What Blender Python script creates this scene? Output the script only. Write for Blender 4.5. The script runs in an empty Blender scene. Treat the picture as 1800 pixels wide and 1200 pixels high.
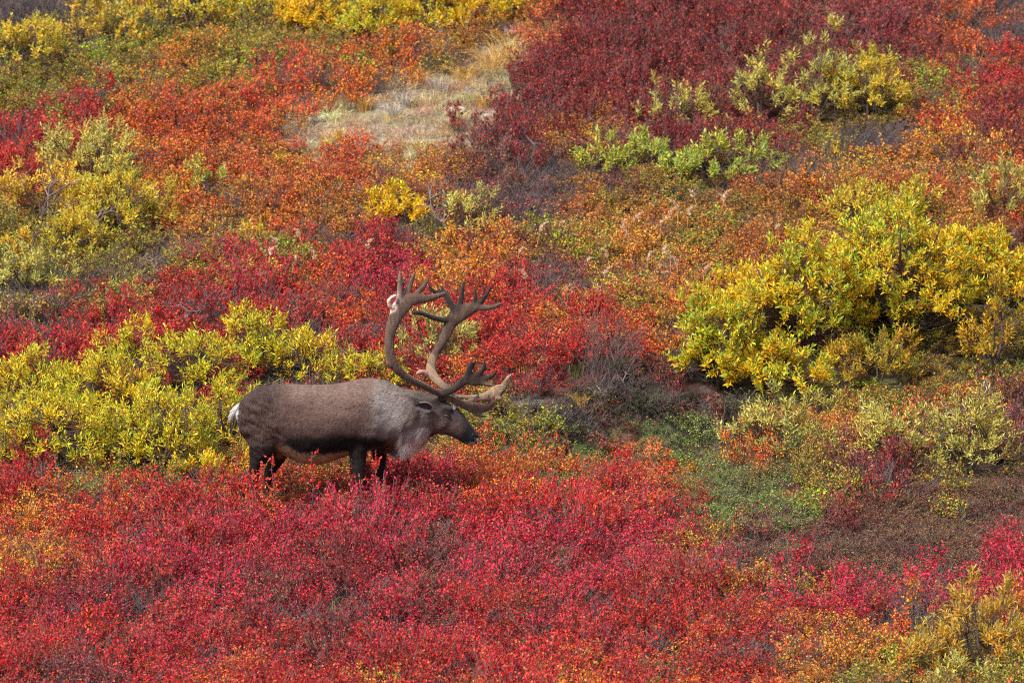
import bpy, math, random
import numpy as np
from math import radians as R

# ------------------------------------------------------------------ camera, light, exposure
sc = bpy.context.scene
C = sc.collection
DIST, SX, PITCH = 60.0, 212.0, R(4.0)          # metres to the animal, photo pixels per metre there
CAM = np.array([0.0, -DIST, 1.49 + DIST * math.tan(PITCH)])
cd = bpy.data.cameras.new('camera'); cam = bpy.data.objects.new('camera', cd); C.objects.link(cam)
cam.location = CAM; cam.rotation_euler = (R(90) - PITCH, 0, 0)
cd.sensor_width = 36.0; FD = DIST / math.cos(PITCH)
cd.lens = 36.0 * FD * SX / 1800.0
cd.clip_end = 2000.0
cd.dof.use_dof = True; cd.dof.focus_distance = FD - 0.1; cd.dof.aperture_fstop = 3.2
sc.camera = cam

SUN_EL, SUN_AZ = R(50), R(-138)                  # azimuth from +Y (away from the camera), negative = left
w = bpy.data.worlds.new('World'); sc.world = w; w.use_nodes = True
nt = w.node_tree; bg = nt.nodes['Background']
sky = nt.nodes.new('ShaderNodeTexSky'); sky.sky_type = 'NISHITA'; sky.sun_disc = False
sky.sun_elevation = SUN_EL; sky.sun_rotation = SUN_AZ; sky.air_density = 1.0; sky.dust_density = 3.0
nt.links.new(sky.outputs[0], bg.inputs[0]); bg.inputs[1].default_value = 0.05
sl = bpy.data.lights.new('sun', 'SUN'); sl.energy = 1.5; sl.angle = R(12); sl.color = (1.0, 0.95, 0.87)
so = bpy.data.objects.new('sun', sl); C.objects.link(so)
from mathutils import Vector, Matrix
sdir = Vector((math.sin(SUN_AZ) * math.cos(SUN_EL), math.cos(SUN_AZ) * math.cos(SUN_EL), math.sin(SUN_EL)))
so.rotation_euler = sdir.to_track_quat('Z', 'Y').to_euler(); so.location = (0, 0, 30)
sc.view_settings.view_transform = 'Standard'; sc.view_settings.look = 'None'
sc.view_settings.gamma = 1.0; sc.view_settings.use_curve_mapping = False
sc.view_settings.exposure = 2.0
sc.render.engine = 'CYCLES'; sc.cycles.max_bounces = 6; sc.cycles.diffuse_bounces = 3
sc.cycles.transmission_bounces = 4; sc.cycles.use_denoising = False; sc.cycles.filter_width = 1.05

# ------------------------------------------------------------------ helpers
rng = np.random.RandomState(7)

def lin(rgb, k=1.0):
    c = np.asarray(rgb, float) / 255.0
    return np.where(c <= 0.04045, c / 12.92, ((c + 0.055) / 1.055) ** 2.4) * k

def vnoise(x, y, seed=0):
    x = np.asarray(x, float); y = np.asarray(y, float)
    xi = np.floor(x).astype(np.int64); yi = np.floor(y).astype(np.int64)
    fx = x - xi; fy = y - yi; fx = fx * fx * (3 - 2 * fx); fy = fy * fy * (3 - 2 * fy)
    def h(a, b):
        n = (a * 374761393 + b * 668265263 + seed * 1442695041) & 0x7fffffff
        n = ((n ^ (n >> 13)) * 1274126177) & 0x7fffffff
        return ((n ^ (n >> 16)) & 0xffff) / 65535.0
    return (h(xi, yi) * (1 - fx) + h(xi + 1, yi) * fx) * (1 - fy) + (h(xi, yi + 1) * (1 - fx) + h(xi + 1, yi + 1) * fx) * fy

def fbm(x, y, seed=0, o=3):
    s = 0; a = 1; t = 0
    for i in range(o):
        s = s + a * vnoise(np.asarray(x) * 2 ** i, np.asarray(y) * 2 ** i, seed + i * 17); t += a; a *= 0.5
    return s / t * 2 - 1

def nrm(v):
    return v / np.maximum(np.linalg.norm(v, axis=-1, keepdims=True), 1e-9)

def smooth(a, b, x):
    t = np.clip((np.asarray(x, float) - a) / (b - a), 0, 1); return t * t * (3 - 2 * t)

def terrain(x, y):
    x = np.asarray(x, float); y = np.asarray(y, float)
    k = 0.7
    up = np.logaddexp(0, (y - 1.2) / k) * k                       # soft start of the steeper slope
    up = 90 * (1 - np.exp(-up / 90))                              # the hill rounds off far away
    z = 0.16 * y + 0.145 * up
    z = z * np.where(y < 0, 1.0, 1.0)
    z = z + 0.13 * fbm(x * 0.38 + 5, y * 0.38 + 2, 3) * smooth(0.8, 2.5, np.abs(y)) * np.minimum(1, 1 + 0 * x)
    z = z + 0.9 * fbm(x * 0.03, y * 0.03, 9) * smooth(25, 80, np.hypot(x, y))
    z = z - 0.42 * np.exp(-((x - 0.75) / 1.25) ** 2 - ((y - 2.0) / 0.75) ** 2)      # hollow right of the animal
    z = z + 0.16 * np.exp(-((x - 0.6) / 1.3) ** 2 - ((y - 3.5) / 0.55) ** 2)        # bank above it
    z = z + 0.22 * np.exp(-((x - 0.95) / 0.9) ** 2 - ((y - 13.0) / 0.9) ** 2)       # maroon hummock
    z = np.where(y < -8, z + 0.10 * (-8 - y) * 0.6, z)
    return z

CP, SP = math.cos(PITCH), math.sin(PITCH)
FWD = np.array([0, CP, -SP]); UPV = np.array([0, SP, CP])
def project(P):
    d = P - CAM; dep = d @ FWD
    k = FD * SX / dep
    return 900 + d[..., 0] * k, 600 - (d @ UPV) * k, dep
def ray(px, py):
    return FWD + np.array([1.0, 0, 0]) * (px - 900) / (FD * SX) + UPV * (600 - py) / (FD * SX)
def at(px, py, Y):
    r = ray(px, py); return CAM + r * ((Y - CAM[1]) / r[1])
def hit(px, py):
    r = ray(px, py)
    ys = np.arange(-10, 60, 0.05); t = (ys - CAM[1]) / r[1]
    P = CAM[None] + r[None] * t[:, None]
    below = P[:, 2] <= terrain(P[:, 0], P[:, 1])
    i = int(np.argmax(below)) if below.any() else len(ys) - 1
    return P[i]

def mesh_from(name, V, F, attrs=None, smooth_shade=True, mats=None, midx=None):
    """F: list of index arrays, each (n,3) or (n,4)."""
    me = bpy.data.meshes.new(name)
    V = np.ascontiguousarray(V, np.float32)
    me.vertices.add(len(V)); me.vertices.foreach_set('co', V.ravel())
    F = [f for f in F if len(f)]
    nl = sum(f.size for f in F); npoly = sum(len(f) for f in F)
    me.loops.add(nl); me.polygons.add(npoly)
    me.loops.foreach_set('vertex_index', np.concatenate([f.ravel() for f in F]).astype(np.int32))
    tot = np.concatenate([np.full(len(f), f.shape[1]) for f in F])
    st = np.concatenate([[0], np.cumsum(tot)[:-1]]).astype(np.int32)
    me.polygons.foreach_set('loop_start', st)
    me.polygons.foreach_set('use_smooth', np.full(npoly, smooth_shade))
    if midx is not None: me.polygons.foreach_set('material_index', np.asarray(midx, np.int32))
    for k, a in (attrs or {}).items():
        a = np.asarray(a, np.float32)
        if a.ndim == 1:
            at_ = me.attributes.new(k, 'FLOAT', 'POINT'); at_.data.foreach_set('value', a)
        else:
            if a.shape[1] == 3: a = np.c_[a, np.ones(len(a), np.float32)]
            at_ = me.attributes.new(k, 'FLOAT_COLOR', 'POINT'); at_.data.foreach_set('color', np.ascontiguousarray(a).ravel())
    for m in (mats or []): me.materials.append(m)
    me.update(calc_edges=True); me.validate()
    return me

def obj(name, me, parent=None):
    o = bpy.data.objects.new(name, me); C.objects.link(o)
    if parent is not None: o.parent = parent
    return o
def empty(name, loc, label, cat, group=None):
    o = bpy.data.objects.new(name, None); C.objects.link(o); o.location = loc
    o.empty_display_size = 0.1; return tag(o, label, cat, group)
def tag(o, label=None, cat=None, group=None, kind=None):
    if label: o['label'] = label
    if cat: o['category'] = cat
    if group: o['group'] = group
    if kind: o['kind'] = kind
    return o

def leaves(P, D, N, L, W, fold=0.18, quads=False):
    """Folded pointed leaves. P base, D direction, N face normal hint, L length, W width -> V, F, leaf index per vertex."""
    n = len(P); D = nrm(D); S = nrm(np.cross(D, N)); N = np.cross(S, D)
    L = L[:, None]; W = W[:, None]
    if quads:
        V = np.stack([P, P + D * L * .5 + S * W * .5 + N * W * fold, P + D * L, P + D * L * .5 - S * W * .5 + N * W * fold], 1)
        b = np.arange(n)[:, None] * 4
        F = np.concatenate([b + [0, 1, 2], b + [0, 2, 3]])
        return V.reshape(-1, 3), F, np.repeat(np.arange(n), 4)
    m = P + D * L * .5
    V = np.stack([P, P + D * L * .42 + S * W * .5 + N * W * fold, P + D * L * .55, P + D * L * .42 - S * W * .5 + N * W * fold,
                  P + D * L - N * L * .12, P + D * L * .75 + S * W * .36 + N * W * fold * .5, P + D * L * .75 - S * W * .36 + N * W * fold * .5], 1)
    b = np.arange(n)[:, None] * 7
    F = np.concatenate([b + [0, 1, 2], b + [0, 2, 3], b + [2, 1, 5], b + [2, 5, 4], b + [2, 4, 6], b + [2, 6, 3]])
    return V.reshape(-1, 3), F, np.repeat(np.arange(n), 7)

class Tubes:
    def __init__(self, sides=4): self.V = []; self.F = []; self.n = 0; self.A = []; self.s = sides
    def add(self, path, rad, a=0.0, flat=None, cap=True):
        path = np.asarray(path, float); k = len(path); s = self.s
        rad = np.broadcast_to(np.asarray(rad, float), (k,))
        t = np.gradient(path, axis=0); t = nrm(t)
        ref = np.array([0, 1.0, 0]) if flat is not None else (np.array([0, 0, 1.0]) if abs(t[:, 2]).mean() < .8 else np.array([1.0, 0, 0]))
        e1 = nrm(np.cross(t, ref)); e2 = np.cross(t, e1)
        ang = np.arange(s) * 2 * math.pi / s
        fl = np.ones(k) if flat is None else np.broadcast_to(np.asarray(flat, float), (k,))
        ring = path[:, None] + rad[:, None, None] * (np.cos(ang)[None, :, None] * e1[:, None] + fl[:, None, None] * np.sin(ang)[None, :, None] * e2[:, None])
        self.V.append(ring.reshape(-1, 3)); b = self.n
        i = np.arange(k - 1)[:, None] * s; j = np.arange(s)[None]; j2 = (j + 1) % s
        q = np.stack([i + j, i + j2, i + s + j2, i + s + j], -1).reshape(-1, 4) + b
        self.F.append(q); self.n += k * s
        a = np.broadcast_to(np.asarray(a, float), (k,) + np.shape(a)[1:] if np.ndim(a) > 1 else (k,)) if np.ndim(a) < 2 else np.asarray(a)
        self.A.append(np.repeat(a, s, axis=0))
        if cap:
            c0 = self.n; self.V.append(np.stack([path[0], path[-1]])); self.n += 2
            self.A.append(np.stack([a[0], a[-1]]))
            jj = np.arange(s)
            f0 = np.stack([np.full(s, c0), b + (jj + 1) % s, b + jj], -1)
            f1 = np.stack([np.full(s, c0 + 1), b + (k - 1) * s + jj, b + (k - 1) * s + (jj + 1) % s], -1)
            self.F.append(np.c_[f0, f0[:, :1]][:, :3]); self.F.append(f1)
    def data(self):
        return np.concatenate(self.V), self.F, np.concatenate(self.A)
    def mesh(self, name, mats, attr=None):
        V, F, A = self.data()
        return mesh_from(name, V, F, {attr: A} if attr else None, True, mats)

# ------------------------------------------------------------------ materials
def newmat(name):
    m = bpy.data.materials.new(name); m.use_nodes = True
    n = m.node_tree; n.nodes.clear()
    return m, n, n.nodes.new('ShaderNodeOutputMaterial')
def N(n, t, **kw):
    x = n.nodes.new(t)
    for k, v in kw.items(): setattr(x, k, v)
    return x

def leaf_shader(n, out, colsock, trans=0.38, rough=0.45, spec=0.4):
    p = N(n, 'ShaderNodeBsdfPrincipled'); p.inputs['Roughness'].default_value = rough
    p.inputs['Specular IOR Level'].default_value = spec
    n.links.new(colsock, p.inputs['Base Color'])
    tr = N(n, 'ShaderNodeBsdfTranslucent'); n.links.new(colsock, tr.inputs[0])
    mx = N(n, 'ShaderNodeMixShader'); mx.inputs[0].default_value = trans
    n.links.new(p.outputs[0], mx.inputs[1]); n.links.new(tr.outputs[0], mx.inputs[2]); n.links.new(mx.outputs[0], out.inputs[0])

def mat_attr_leaf(name, trans=0.38, rough=0.42):
    m, n, out = newmat(name)
    a = N(n, 'ShaderNodeAttribute', attribute_name='col')
    tx = N(n, 'ShaderNodeTexNoise'); tx.inputs['Scale'].default_value = 60
    mr = N(n, 'ShaderNodeMapRange'); mr.inputs[3].default_value = 0.8; mr.inputs[4].default_value = 1.2
    n.links.new(tx.outputs[0], mr.inputs[0])
    mm = N(n, 'ShaderNodeVectorMath', operation='SCALE')
    n.links.new(a.outputs['Color'], mm.inputs[0]); n.links.new(mr.outputs[0], mm.inputs['Scale'])
    leaf_shader(n, out, mm.outputs[0], trans, rough)
    return m
M_WILLOW = mat_attr_leaf('willow_leaf', 0.32, 0.45)
M_GRASS = mat_attr_leaf('grass_blade', 0.3, 0.6)

def mat_cover():
    m, n, out = newmat('tundra_leaf')
    cols = []
    for k in ('colA', 'colB', 'colC'):
        a = N(n, 'ShaderNodeAttribute', attribute_name=k); a.attribute_type = 'INSTANCER'; cols.append(a.outputs['Color'])
    r = N(n, 'ShaderNodeAttribute', attribute_name='rnd'); r2 = N(n, 'ShaderNodeAttribute', attribute_name='rnd2')
    def step(src, lo):
        g = N(n, 'ShaderNodeMath', operation='GREATER_THAN'); n.links.new(src, g.inputs[0]); g.inputs[1].default_value = lo; return g.outputs[0]
    def mix(f, a, b):
        x = N(n, 'ShaderNodeMix', data_type='RGBA'); n.links.new(f, x.inputs[0]); n.links.new(a, x.inputs[6]); n.links.new(b, x.inputs[7]); return x.outputs[2]
    c = mix(step(r.outputs['Fac'], 0.55), cols[0], cols[1]); c = mix(step(r.outputs['Fac'], 0.85), c, cols[2])
    mr = N(n, 'ShaderNodeMapRange'); mr.inputs[3].default_value = 0.55; mr.inputs[4].default_value = 1.45
    n.links.new(r2.outputs['Fac'], mr.inputs[0])
    mm = N(n, 'ShaderNodeVectorMath', operation='SCALE'); n.links.new(c, mm.inputs[0]); n.links.new(mr.outputs[0], mm.inputs['Scale'])
    leaf_shader(n, out, mm.outputs[0], 0.22, 0.5, 0.25)
    return m
M_COVER = mat_cover()

def mat_bark(name, rgb, var=0.35, scale=30):
    m, n, out = newmat(name)
    p = N(n, 'ShaderNodeBsdfPrincipled'); p.inputs['Roughness'].default_value = 0.85
    tx = N(n, 'ShaderNodeTexNoise'); tx.inputs['Scale'].default_value = scale; tx.inputs['Detail'].default_value = 4
    cr = N(n, 'ShaderNodeValToRGB'); c = lin(rgb)
    cr.color_ramp.elements[0].position = 0.3; cr.color_ramp.elements[1].position = 0.7
    cr.color_ramp.elements[0].color = (*(c * (1 - var)), 1); cr.color_ramp.elements[1].color = (*(c * (1 + var)), 1)
    n.links.new(tx.outputs[0], cr.inputs[0]); n.links.new(cr.outputs[0], p.inputs[0]); n.links.new(p.outputs[0], out.inputs[0])
    return m
M_TWIG = mat_bark('grey_twig', (94, 81, 80)); M_BARK = mat_bark('willow_bark', (84, 66, 60)); M_DEAD = mat_bark('dead_wood', (116, 103, 100))
M_STRAW_STEM = mat_bark('straw_stem', (200, 150, 95), 0.2)

def mat_ground():
    m, n, out = newmat('peaty_ground')
    p = N(n, 'ShaderNodeBsdfPrincipled'); p.inputs['Roughness'].default_value = 0.95
    a = N(n, 'ShaderNodeAttribute', attribute_name='col')
    g = N(n, 'ShaderNodeNewGeometry')
    tx = N(n, 'ShaderNodeTexNoise'); tx.inputs['Scale'].default_value = 14; tx.inputs['Detail'].default_value = 8
    n.links.new(g.outputs['Position'], tx.inputs['Vector'])
    mr = N(n, 'ShaderNodeMapRange'); mr.inputs[1].default_value = .3; mr.inputs[2].default_value = .7; mr.inputs[3].default_value = .35; mr.inputs[4].default_value = 1.5
    n.links.new(tx.outputs[0], mr.inputs[0])
    mm = N(n, 'ShaderNodeVectorMath', operation='SCALE'); n.links.new(a.outputs['Color'], mm.inputs[0]); n.links.new(mr.outputs[0], mm.inputs['Scale'])
    bp = N(n, 'ShaderNodeBump'); bp.inputs['Distance'].default_value = 0.05; n.links.new(tx.outputs[0], bp.inputs['Height'])
    n.links.new(bp.outputs[0], p.inputs['Normal'])
    n.links.new(mm.outputs[0], p.inputs[0]); n.links.new(p.outputs[0], out.inputs[0])
    return m
M_GROUND = mat_ground()

# ------------------------------------------------------------------ cover map: which plants grow where (50 photo pixels a cell, mapped onto the slope)
GRID = """
k3 v14 u3 m8 p2 m3 o2 k
v6 O v5 o2 O u2 s2 o m7 p2 m4 o k r2
v9 r o2 O s5 m7 p2 m4 v3 o r2 m
v2 r2 O o5 s8 m5 p3 m2 v4 k r2 m
r3 o6 u s7 m2 u2 p o m4 v3 k2 u O u m
r2 o2 O u O o2 u O o2 u O u2 p2 k p2 k v k v2 k2 O u3 O
u v4 u o O u2 o u o O u p2 k3 u v4 u3 O u3 o u2 o
v5 u2 v u o O u k3 v u p k2 u5 v u6 v u3 k2
v5 k v2 u v2 o r c2 u O2 u v2 u3 v u6 p v u p
k v k v2 p r c2 r2 o r c2 O2 o r p u2 v u3 r u2 p2 v5
v k r3 c r6 o r6 o u o u O u r o p r p2 v6
p r2 c r4 p r9 p r3 o u p u p r p k v8
r6 k r2 k2 r4 O o r5 p2 k2 v11
v3 r v2 k r v k v2 r v r2 v r k p d k d2 p d k v6 u2 p2
v4 r v4 r v9 k d p d g d k d u4 o p4 m p
v9 o v5 o2 v g4 o g3 o g2 u p2 v7
r2 v r3 v r o3 r o r3 o2 O o2 r o u g4 v2 p m b v b2
r o2 r o r5 c6 r6 c r g4 b m b8
O u r5 c8 p c8 u s b10
O u o r p c6 m c8 p c5 p b8 c b
r2 m c3 r c2 p c m c2 p2 c2 p c3 r4 u c9 b
r c3 p c3 p c m k m c4 r4 c r3 o r o u2 m O k2 o O2
r2 c2 r c3 k r2 p r c r5 c r3 k r2 p k u r O o v2
r p3 r3 o r5 u r2 o r2 u o r2 u o r2 u o u v4
""".strip().split('\n')
def runs(row):
    return ''.join(t[0] * int(t[1:] or 1) for t in row.split())
GRID = [(runs(g) + runs(g)[-1] * 36)[:36] for g in GRID]
# letter: colours A, B, C (sRGB of the leaf itself, in 'd' with shade mixed in), plant height, kind of plant
PAL = {
 'c': ((214, 50, 70), (168, 42, 62), (150, 92, 66), .30, 'birch'),
 'r': ((204, 50, 44), (158, 42, 48), (200, 104, 52), .31, 'birch'),
 'o': ((226, 108, 46), (190, 66, 44), (196, 146, 56), .28, 'birch'),
 'O': ((232, 150, 48), (210, 106, 42), (190, 160, 60), .28, 'birch'),
 'u': ((208, 138, 52), (164, 136, 58), (204, 86, 46), .24, 'birch'),
 'm': ((150, 46, 46), (118, 54, 52), (164, 86, 64), .36, 'birch'),
 'p': ((140, 76, 64), (118, 92, 76), (166, 58, 54), .27, 'birch'),
 'v': ((146, 144, 52), (172, 146, 52), (184, 104, 46), .26, 'birch'),
 'k': ((92, 72, 64), (82, 62, 62), (140, 76, 56), .24, 'twig'),
 'g': ((128, 156, 64), (154, 164, 72), (150, 124, 66), .20, 'heath'),
 'd': ((56, 70, 42), (76, 76, 50), (124, 58, 50), .24, 'birch'),  # greens darkened to carry the shadow lying in the hollow
 'b': ((140, 92, 62), (116, 104, 62), (150, 60, 56), .16, 'heath'),
 's': ((206, 182, 138), (186, 172, 150), (196, 148, 84), .17, 'straw'),
}
LET = list(PAL); GI = np.array([[LET.index(ch) for ch in row] for row in GRID])
PA = np.array([lin(PAL[l][0]) for l in LET]); PB = np.array([lin(PAL[l][1]) for l in LET]); PC = np.array([lin(PAL[l][2]) for l in LET])
PH = np.array([PAL[l][3] for l in LET])

def cover_at(P, r, lift=0.15, jit=27):
    Q = P.copy(); Q[:, 2] += lift
    px, py, _ = project(Q)
    px = px + 26 * fbm(P[:, 0] * 1.3, P[:, 1] * 0.9, 21) + r.normal(0, jit, len(P))
    py = py + 18 * fbm(P[:, 0] * 1.1, P[:, 1] * 0.8, 31) + r.normal(0, jit * .8, len(P))
    def mir(v, n):
        v = np.floor(v / 50.0).astype(int); v = np.where(v < 0, -v - 1, v); v = v % (2 * n); return np.where(v >= n, 2 * n - 1 - v, v)
    return GI[mir(py, 24), mir(px, 36)]

# ------------------------------------------------------------------ ground sheet
def axis(inner, step, outer):
    a = np.arange(inner[0], inner[1] + 1e-6, step); lo = []; hi = []; s = step
    v = inner[1]
    while v < outer: s *= 1.18; v += s; hi.append(v)
    s = step; v = inner[0]
    while v > -outer: s *= 1.18; v -= s; lo.append(v)
    return np.array(lo[::-1] + list(a) + hi)
gx = axis((-10, 10), 0.12, 500); gy = axis((-10, 30), 0.12, 500)
X, Y = np.meshgrid(gx, gy); Z = terrain(X, Y); GV = np.stack([X, Y, Z], -1).reshape(-1, 3)
i = (np.arange(len(gy) - 1)[:, None] * len(gx) + np.arange(len(gx) - 1)[None]).ravel()
GF = np.stack([i, i + 1, i + 1 + len(gx), i + len(gx)], -1)
gc = cover_at(GV, rng, 0.1, 10)
far = smooth(9, 22, np.hypot(GV[:, 0], GV[:, 1] - 6))[:, None]
soil = lin((44, 34, 28)); gcol = (PA[gc] * .18 + soil * .7) * (1 - far) + (PA[gc] * .28 + PB[gc] * .3) * far
gcol = np.where((gc == LET.index('s'))[:, None], lin((132, 120, 100))[None], gcol)
tag(obj('ground', mesh_from('ground', GV, [GF], {'col': gcol}, True, [M_GROUND])), 'hillside rising away under the autumn shrubs', None, None, 'structure')

# ------------------------------------------------------------------ cover plants (prototypes kept out of the scene, instanced by geometry nodes)
def proto_birch(r, nst=13, H=0.30, rad=0.15, lsz=0.0175, lper=44, tw=3, spread=.75, bare=0.0):
    T = Tubes(3); P = []; D = []
    for s in range(nst):
        a = r.uniform(0, 6.283); q = rad * math.sqrt(r.uniform(0, 1)) * .6
        b = np.array([q * math.cos(a), q * math.sin(a), -0.03])
        h = H * r.uniform(.62, 1.12); ou = r.uniform(.15, spread) * rad * 1.5
        a2 = a + r.normal(0, .6)
        e = b + np.array([math.cos(a2) * ou, math.sin(a2) * ou, h])
        m = (b + e) / 2 + np.array([0, 0, h * .06]) + r.normal(0, .015, 3)
        pts = [b, m, e]
        T.add(pts, [.0035, .0025, .0012], cap=False)
        segs = [(m, e)]
        for t in range(tw):
            f = r.uniform(.25, .85); o = b + (e - b) * f
            d = nrm(np.array([r.normal(), r.normal(), r.uniform(.5, 1.6)])) * H * r.uniform(.2, .42)
            T.add([o, o + d], [.0018, .001], cap=False); segs.append((o + d * .2, o + d))
        for (p0, p1) in segs:
            n = int(lper / (tw + 1) * r.uniform(.7, 1.3) * (1 - bare))
            f = r.uniform(0.05, 1.0, (n, 1)); P.append(p0 + (p1 - p0) * f + r.normal(0, .006, (n, 3)))
            dd = r.normal(0, 1, (n, 3)); dd[:, 2] += .6; D.append(dd)
    P = np.concatenate(P); D = nrm(np.concatenate(D)); n = len(P)
    Nn = r.normal(0, .7, (n, 3)); Nn[:, 2] += .9; Nn[:, 1] -= .2
    L = lsz * r.uniform(.7, 1.25, n)
    V1, F1, I1 = leaves(P, D, Nn, L, L * .85, .15, True)
    V2, F2, _ = T.data(); k = len(V1)
    F2 = [f + k for f in F2]
    r1 = r.uniform(0, 1, n)[I1]; r2 = r.uniform(0, 1, n)[I1]
    at_ = {'rnd': np.r_[r1, np.zeros(len(V2))], 'rnd2': np.r_[r2, np.zeros(len(V2))]}
    mi = np.r_[np.zeros(len(F1)), np.ones(sum(len(f) for f in F2))]
    return mesh_from('birch_clump', np.concatenate([V1, V2]), [F1] + F2, at_, False, [M_COVER, M_TWIG], mi)

def proto_grass(r, n=70, H=0.2, rad=.1, w=.0045):
    V = []; F = []; rn = []
    k = 4
    a = r.uniform(0, 6.283, n); q = rad * r.uniform(0, 1, n); a2 = a + r.normal(0, .7, n)
    b = np.stack([q * np.cos(a), q * np.sin(a), np.full(n, -.02)], 1)
    h = H * r.uniform(.5, 1.2, n); lean = r.uniform(.3, 1.2, n) * h
    out = np.stack([np.cos(a2), np.sin(a2), 0 * a], 1); side = np.stack([-np.sin(a2), np.cos(a2), 0 * a], 1)
    side = nrm(side + r.normal(0, .5, (n, 3)))
    rows = []
    for j in range(k + 1):
        f = j / k
        c = b + out * (lean * f ** 2)[:, None] + np.array([0, 0, 1]) * (h * (f * 1.25 - .55 * f ** 3))[:, None]
        ww = w * (1 - f) + .0006
        rows += [c - side * ww / 2, c + side * ww / 2]
    V = np.stack(rows, 1).reshape(-1, 3); base = np.arange(n)[:, None] * (2 * k + 2)
    F = np.concatenate([base + [2 * j, 2 * j + 1, 2 * j + 3, 2 * j + 2] for j in range(k)])
    r1 = np.repeat(r.uniform(0, 1, n), 2 * k + 2); r2 = np.repeat(r.uniform(0, 1, n), 2 * k + 2)
    return V, F, r1, r2

protos = []
def addproto(me):
    o = bpy.data.objects.new('p%02d' % len(protos), me); protos.append(o); return len(protos) - 1
r0 = np.random.RandomState(11)
KIND = {'birch': [addproto(proto_birch(r0, nst=int(r0.randint(11, 16)))) for _ in range(9)],
        'twig': [addproto(proto_birch(r0, nst=24, H=.3, rad=.2, lper=5, tw=6, spread=1.2)) for _ in range(5)],
        'heath': [addproto(proto_birch(r0, nst=26, H=.24, rad=.16, lsz=.013, lper=30, tw=3, spread=.9)) for _ in range(5)]}
sg = []
for _ in range(5):
    V, F, a1, a2 = proto_grass(r0, 90, .2, .12)
    sg.append(addproto(mesh_from('grass_clump', V, [F], {'rnd': a1, 'rnd2': a2}, False, [M_COVER])))
KIND['straw'] = sg
PCOL = bpy.data.collections.new('cover_prototypes')
for o in protos: PCOL.objects.link(o)

def gn_group():
    g = bpy.data.node_groups.new('scatter_cover', 'GeometryNodeTree')
    g.interface.new_socket('Geometry', in_out='INPUT', socket_type='NodeSocketGeometry')
    g.interface.new_socket('Geometry', in_out='OUTPUT', socket_type='NodeSocketGeometry')
    gi = g.nodes.new('NodeGroupInput'); go = g.nodes.new('NodeGroupOutput')
    ip = g.nodes.new('GeometryNodeInstanceOnPoints'); ci = g.nodes.new('GeometryNodeCollectionInfo')
    ci.inputs['Collection'].default_value = PCOL; ci.inputs['Separate Children'].default_value = True; ci.inputs['Reset Children'].default_value = True
    def na(nm, t):
        a = g.nodes.new('GeometryNodeInputNamedAttribute'); a.data_type = t; a.inputs['Name'].default_value = nm; return a.outputs['Attribute']
    g.links.new(gi.outputs[0], ip.inputs['Points']); g.links.new(ci.outputs[0], ip.inputs['Instance'])
    ip.inputs['Pick Instance'].default_value = True
    g.links.new(na('idx', 'INT'), ip.inputs['Instance Index'])
    g.links.new(na('rot', 'FLOAT_VECTOR'), ip.inputs['Rotation']); g.links.new(na('scl', 'FLOAT_VECTOR'), ip.inputs['Scale'])
    g.links.new(ip.outputs[0], go.inputs[0])
    return g
GN = gn_group()

def scatter(name, P, idx, rot, scl, A, B, Cc, label):
    me = bpy.data.meshes.new(name); me.vertices.add(len(P)); me.vertices.foreach_set('co', P.astype(np.float32).ravel())
    a = me.attributes.new('idx', 'INT', 'POINT'); a.data.foreach_set('value', idx.astype(np.int32))
    for nm, v in (('rot', rot), ('scl', scl)):
        a = me.attributes.new(nm, 'FLOAT_VECTOR', 'POINT'); a.data.foreach_set('vector', v.astype(np.float32).ravel())
    for nm, v in (('colA', A), ('colB', B), ('colC', Cc)):
        a = me.attributes.new(nm, 'FLOAT_COLOR', 'POINT'); a.data.foreach_set('color', np.c_[v, np.ones(len(v))].astype(np.float32).ravel())
    o = obj(name, me); md = o.modifiers.new('scatter', 'NODES'); md.node_group = GN
    return tag(o, label, None, None, 'stuff')

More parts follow.
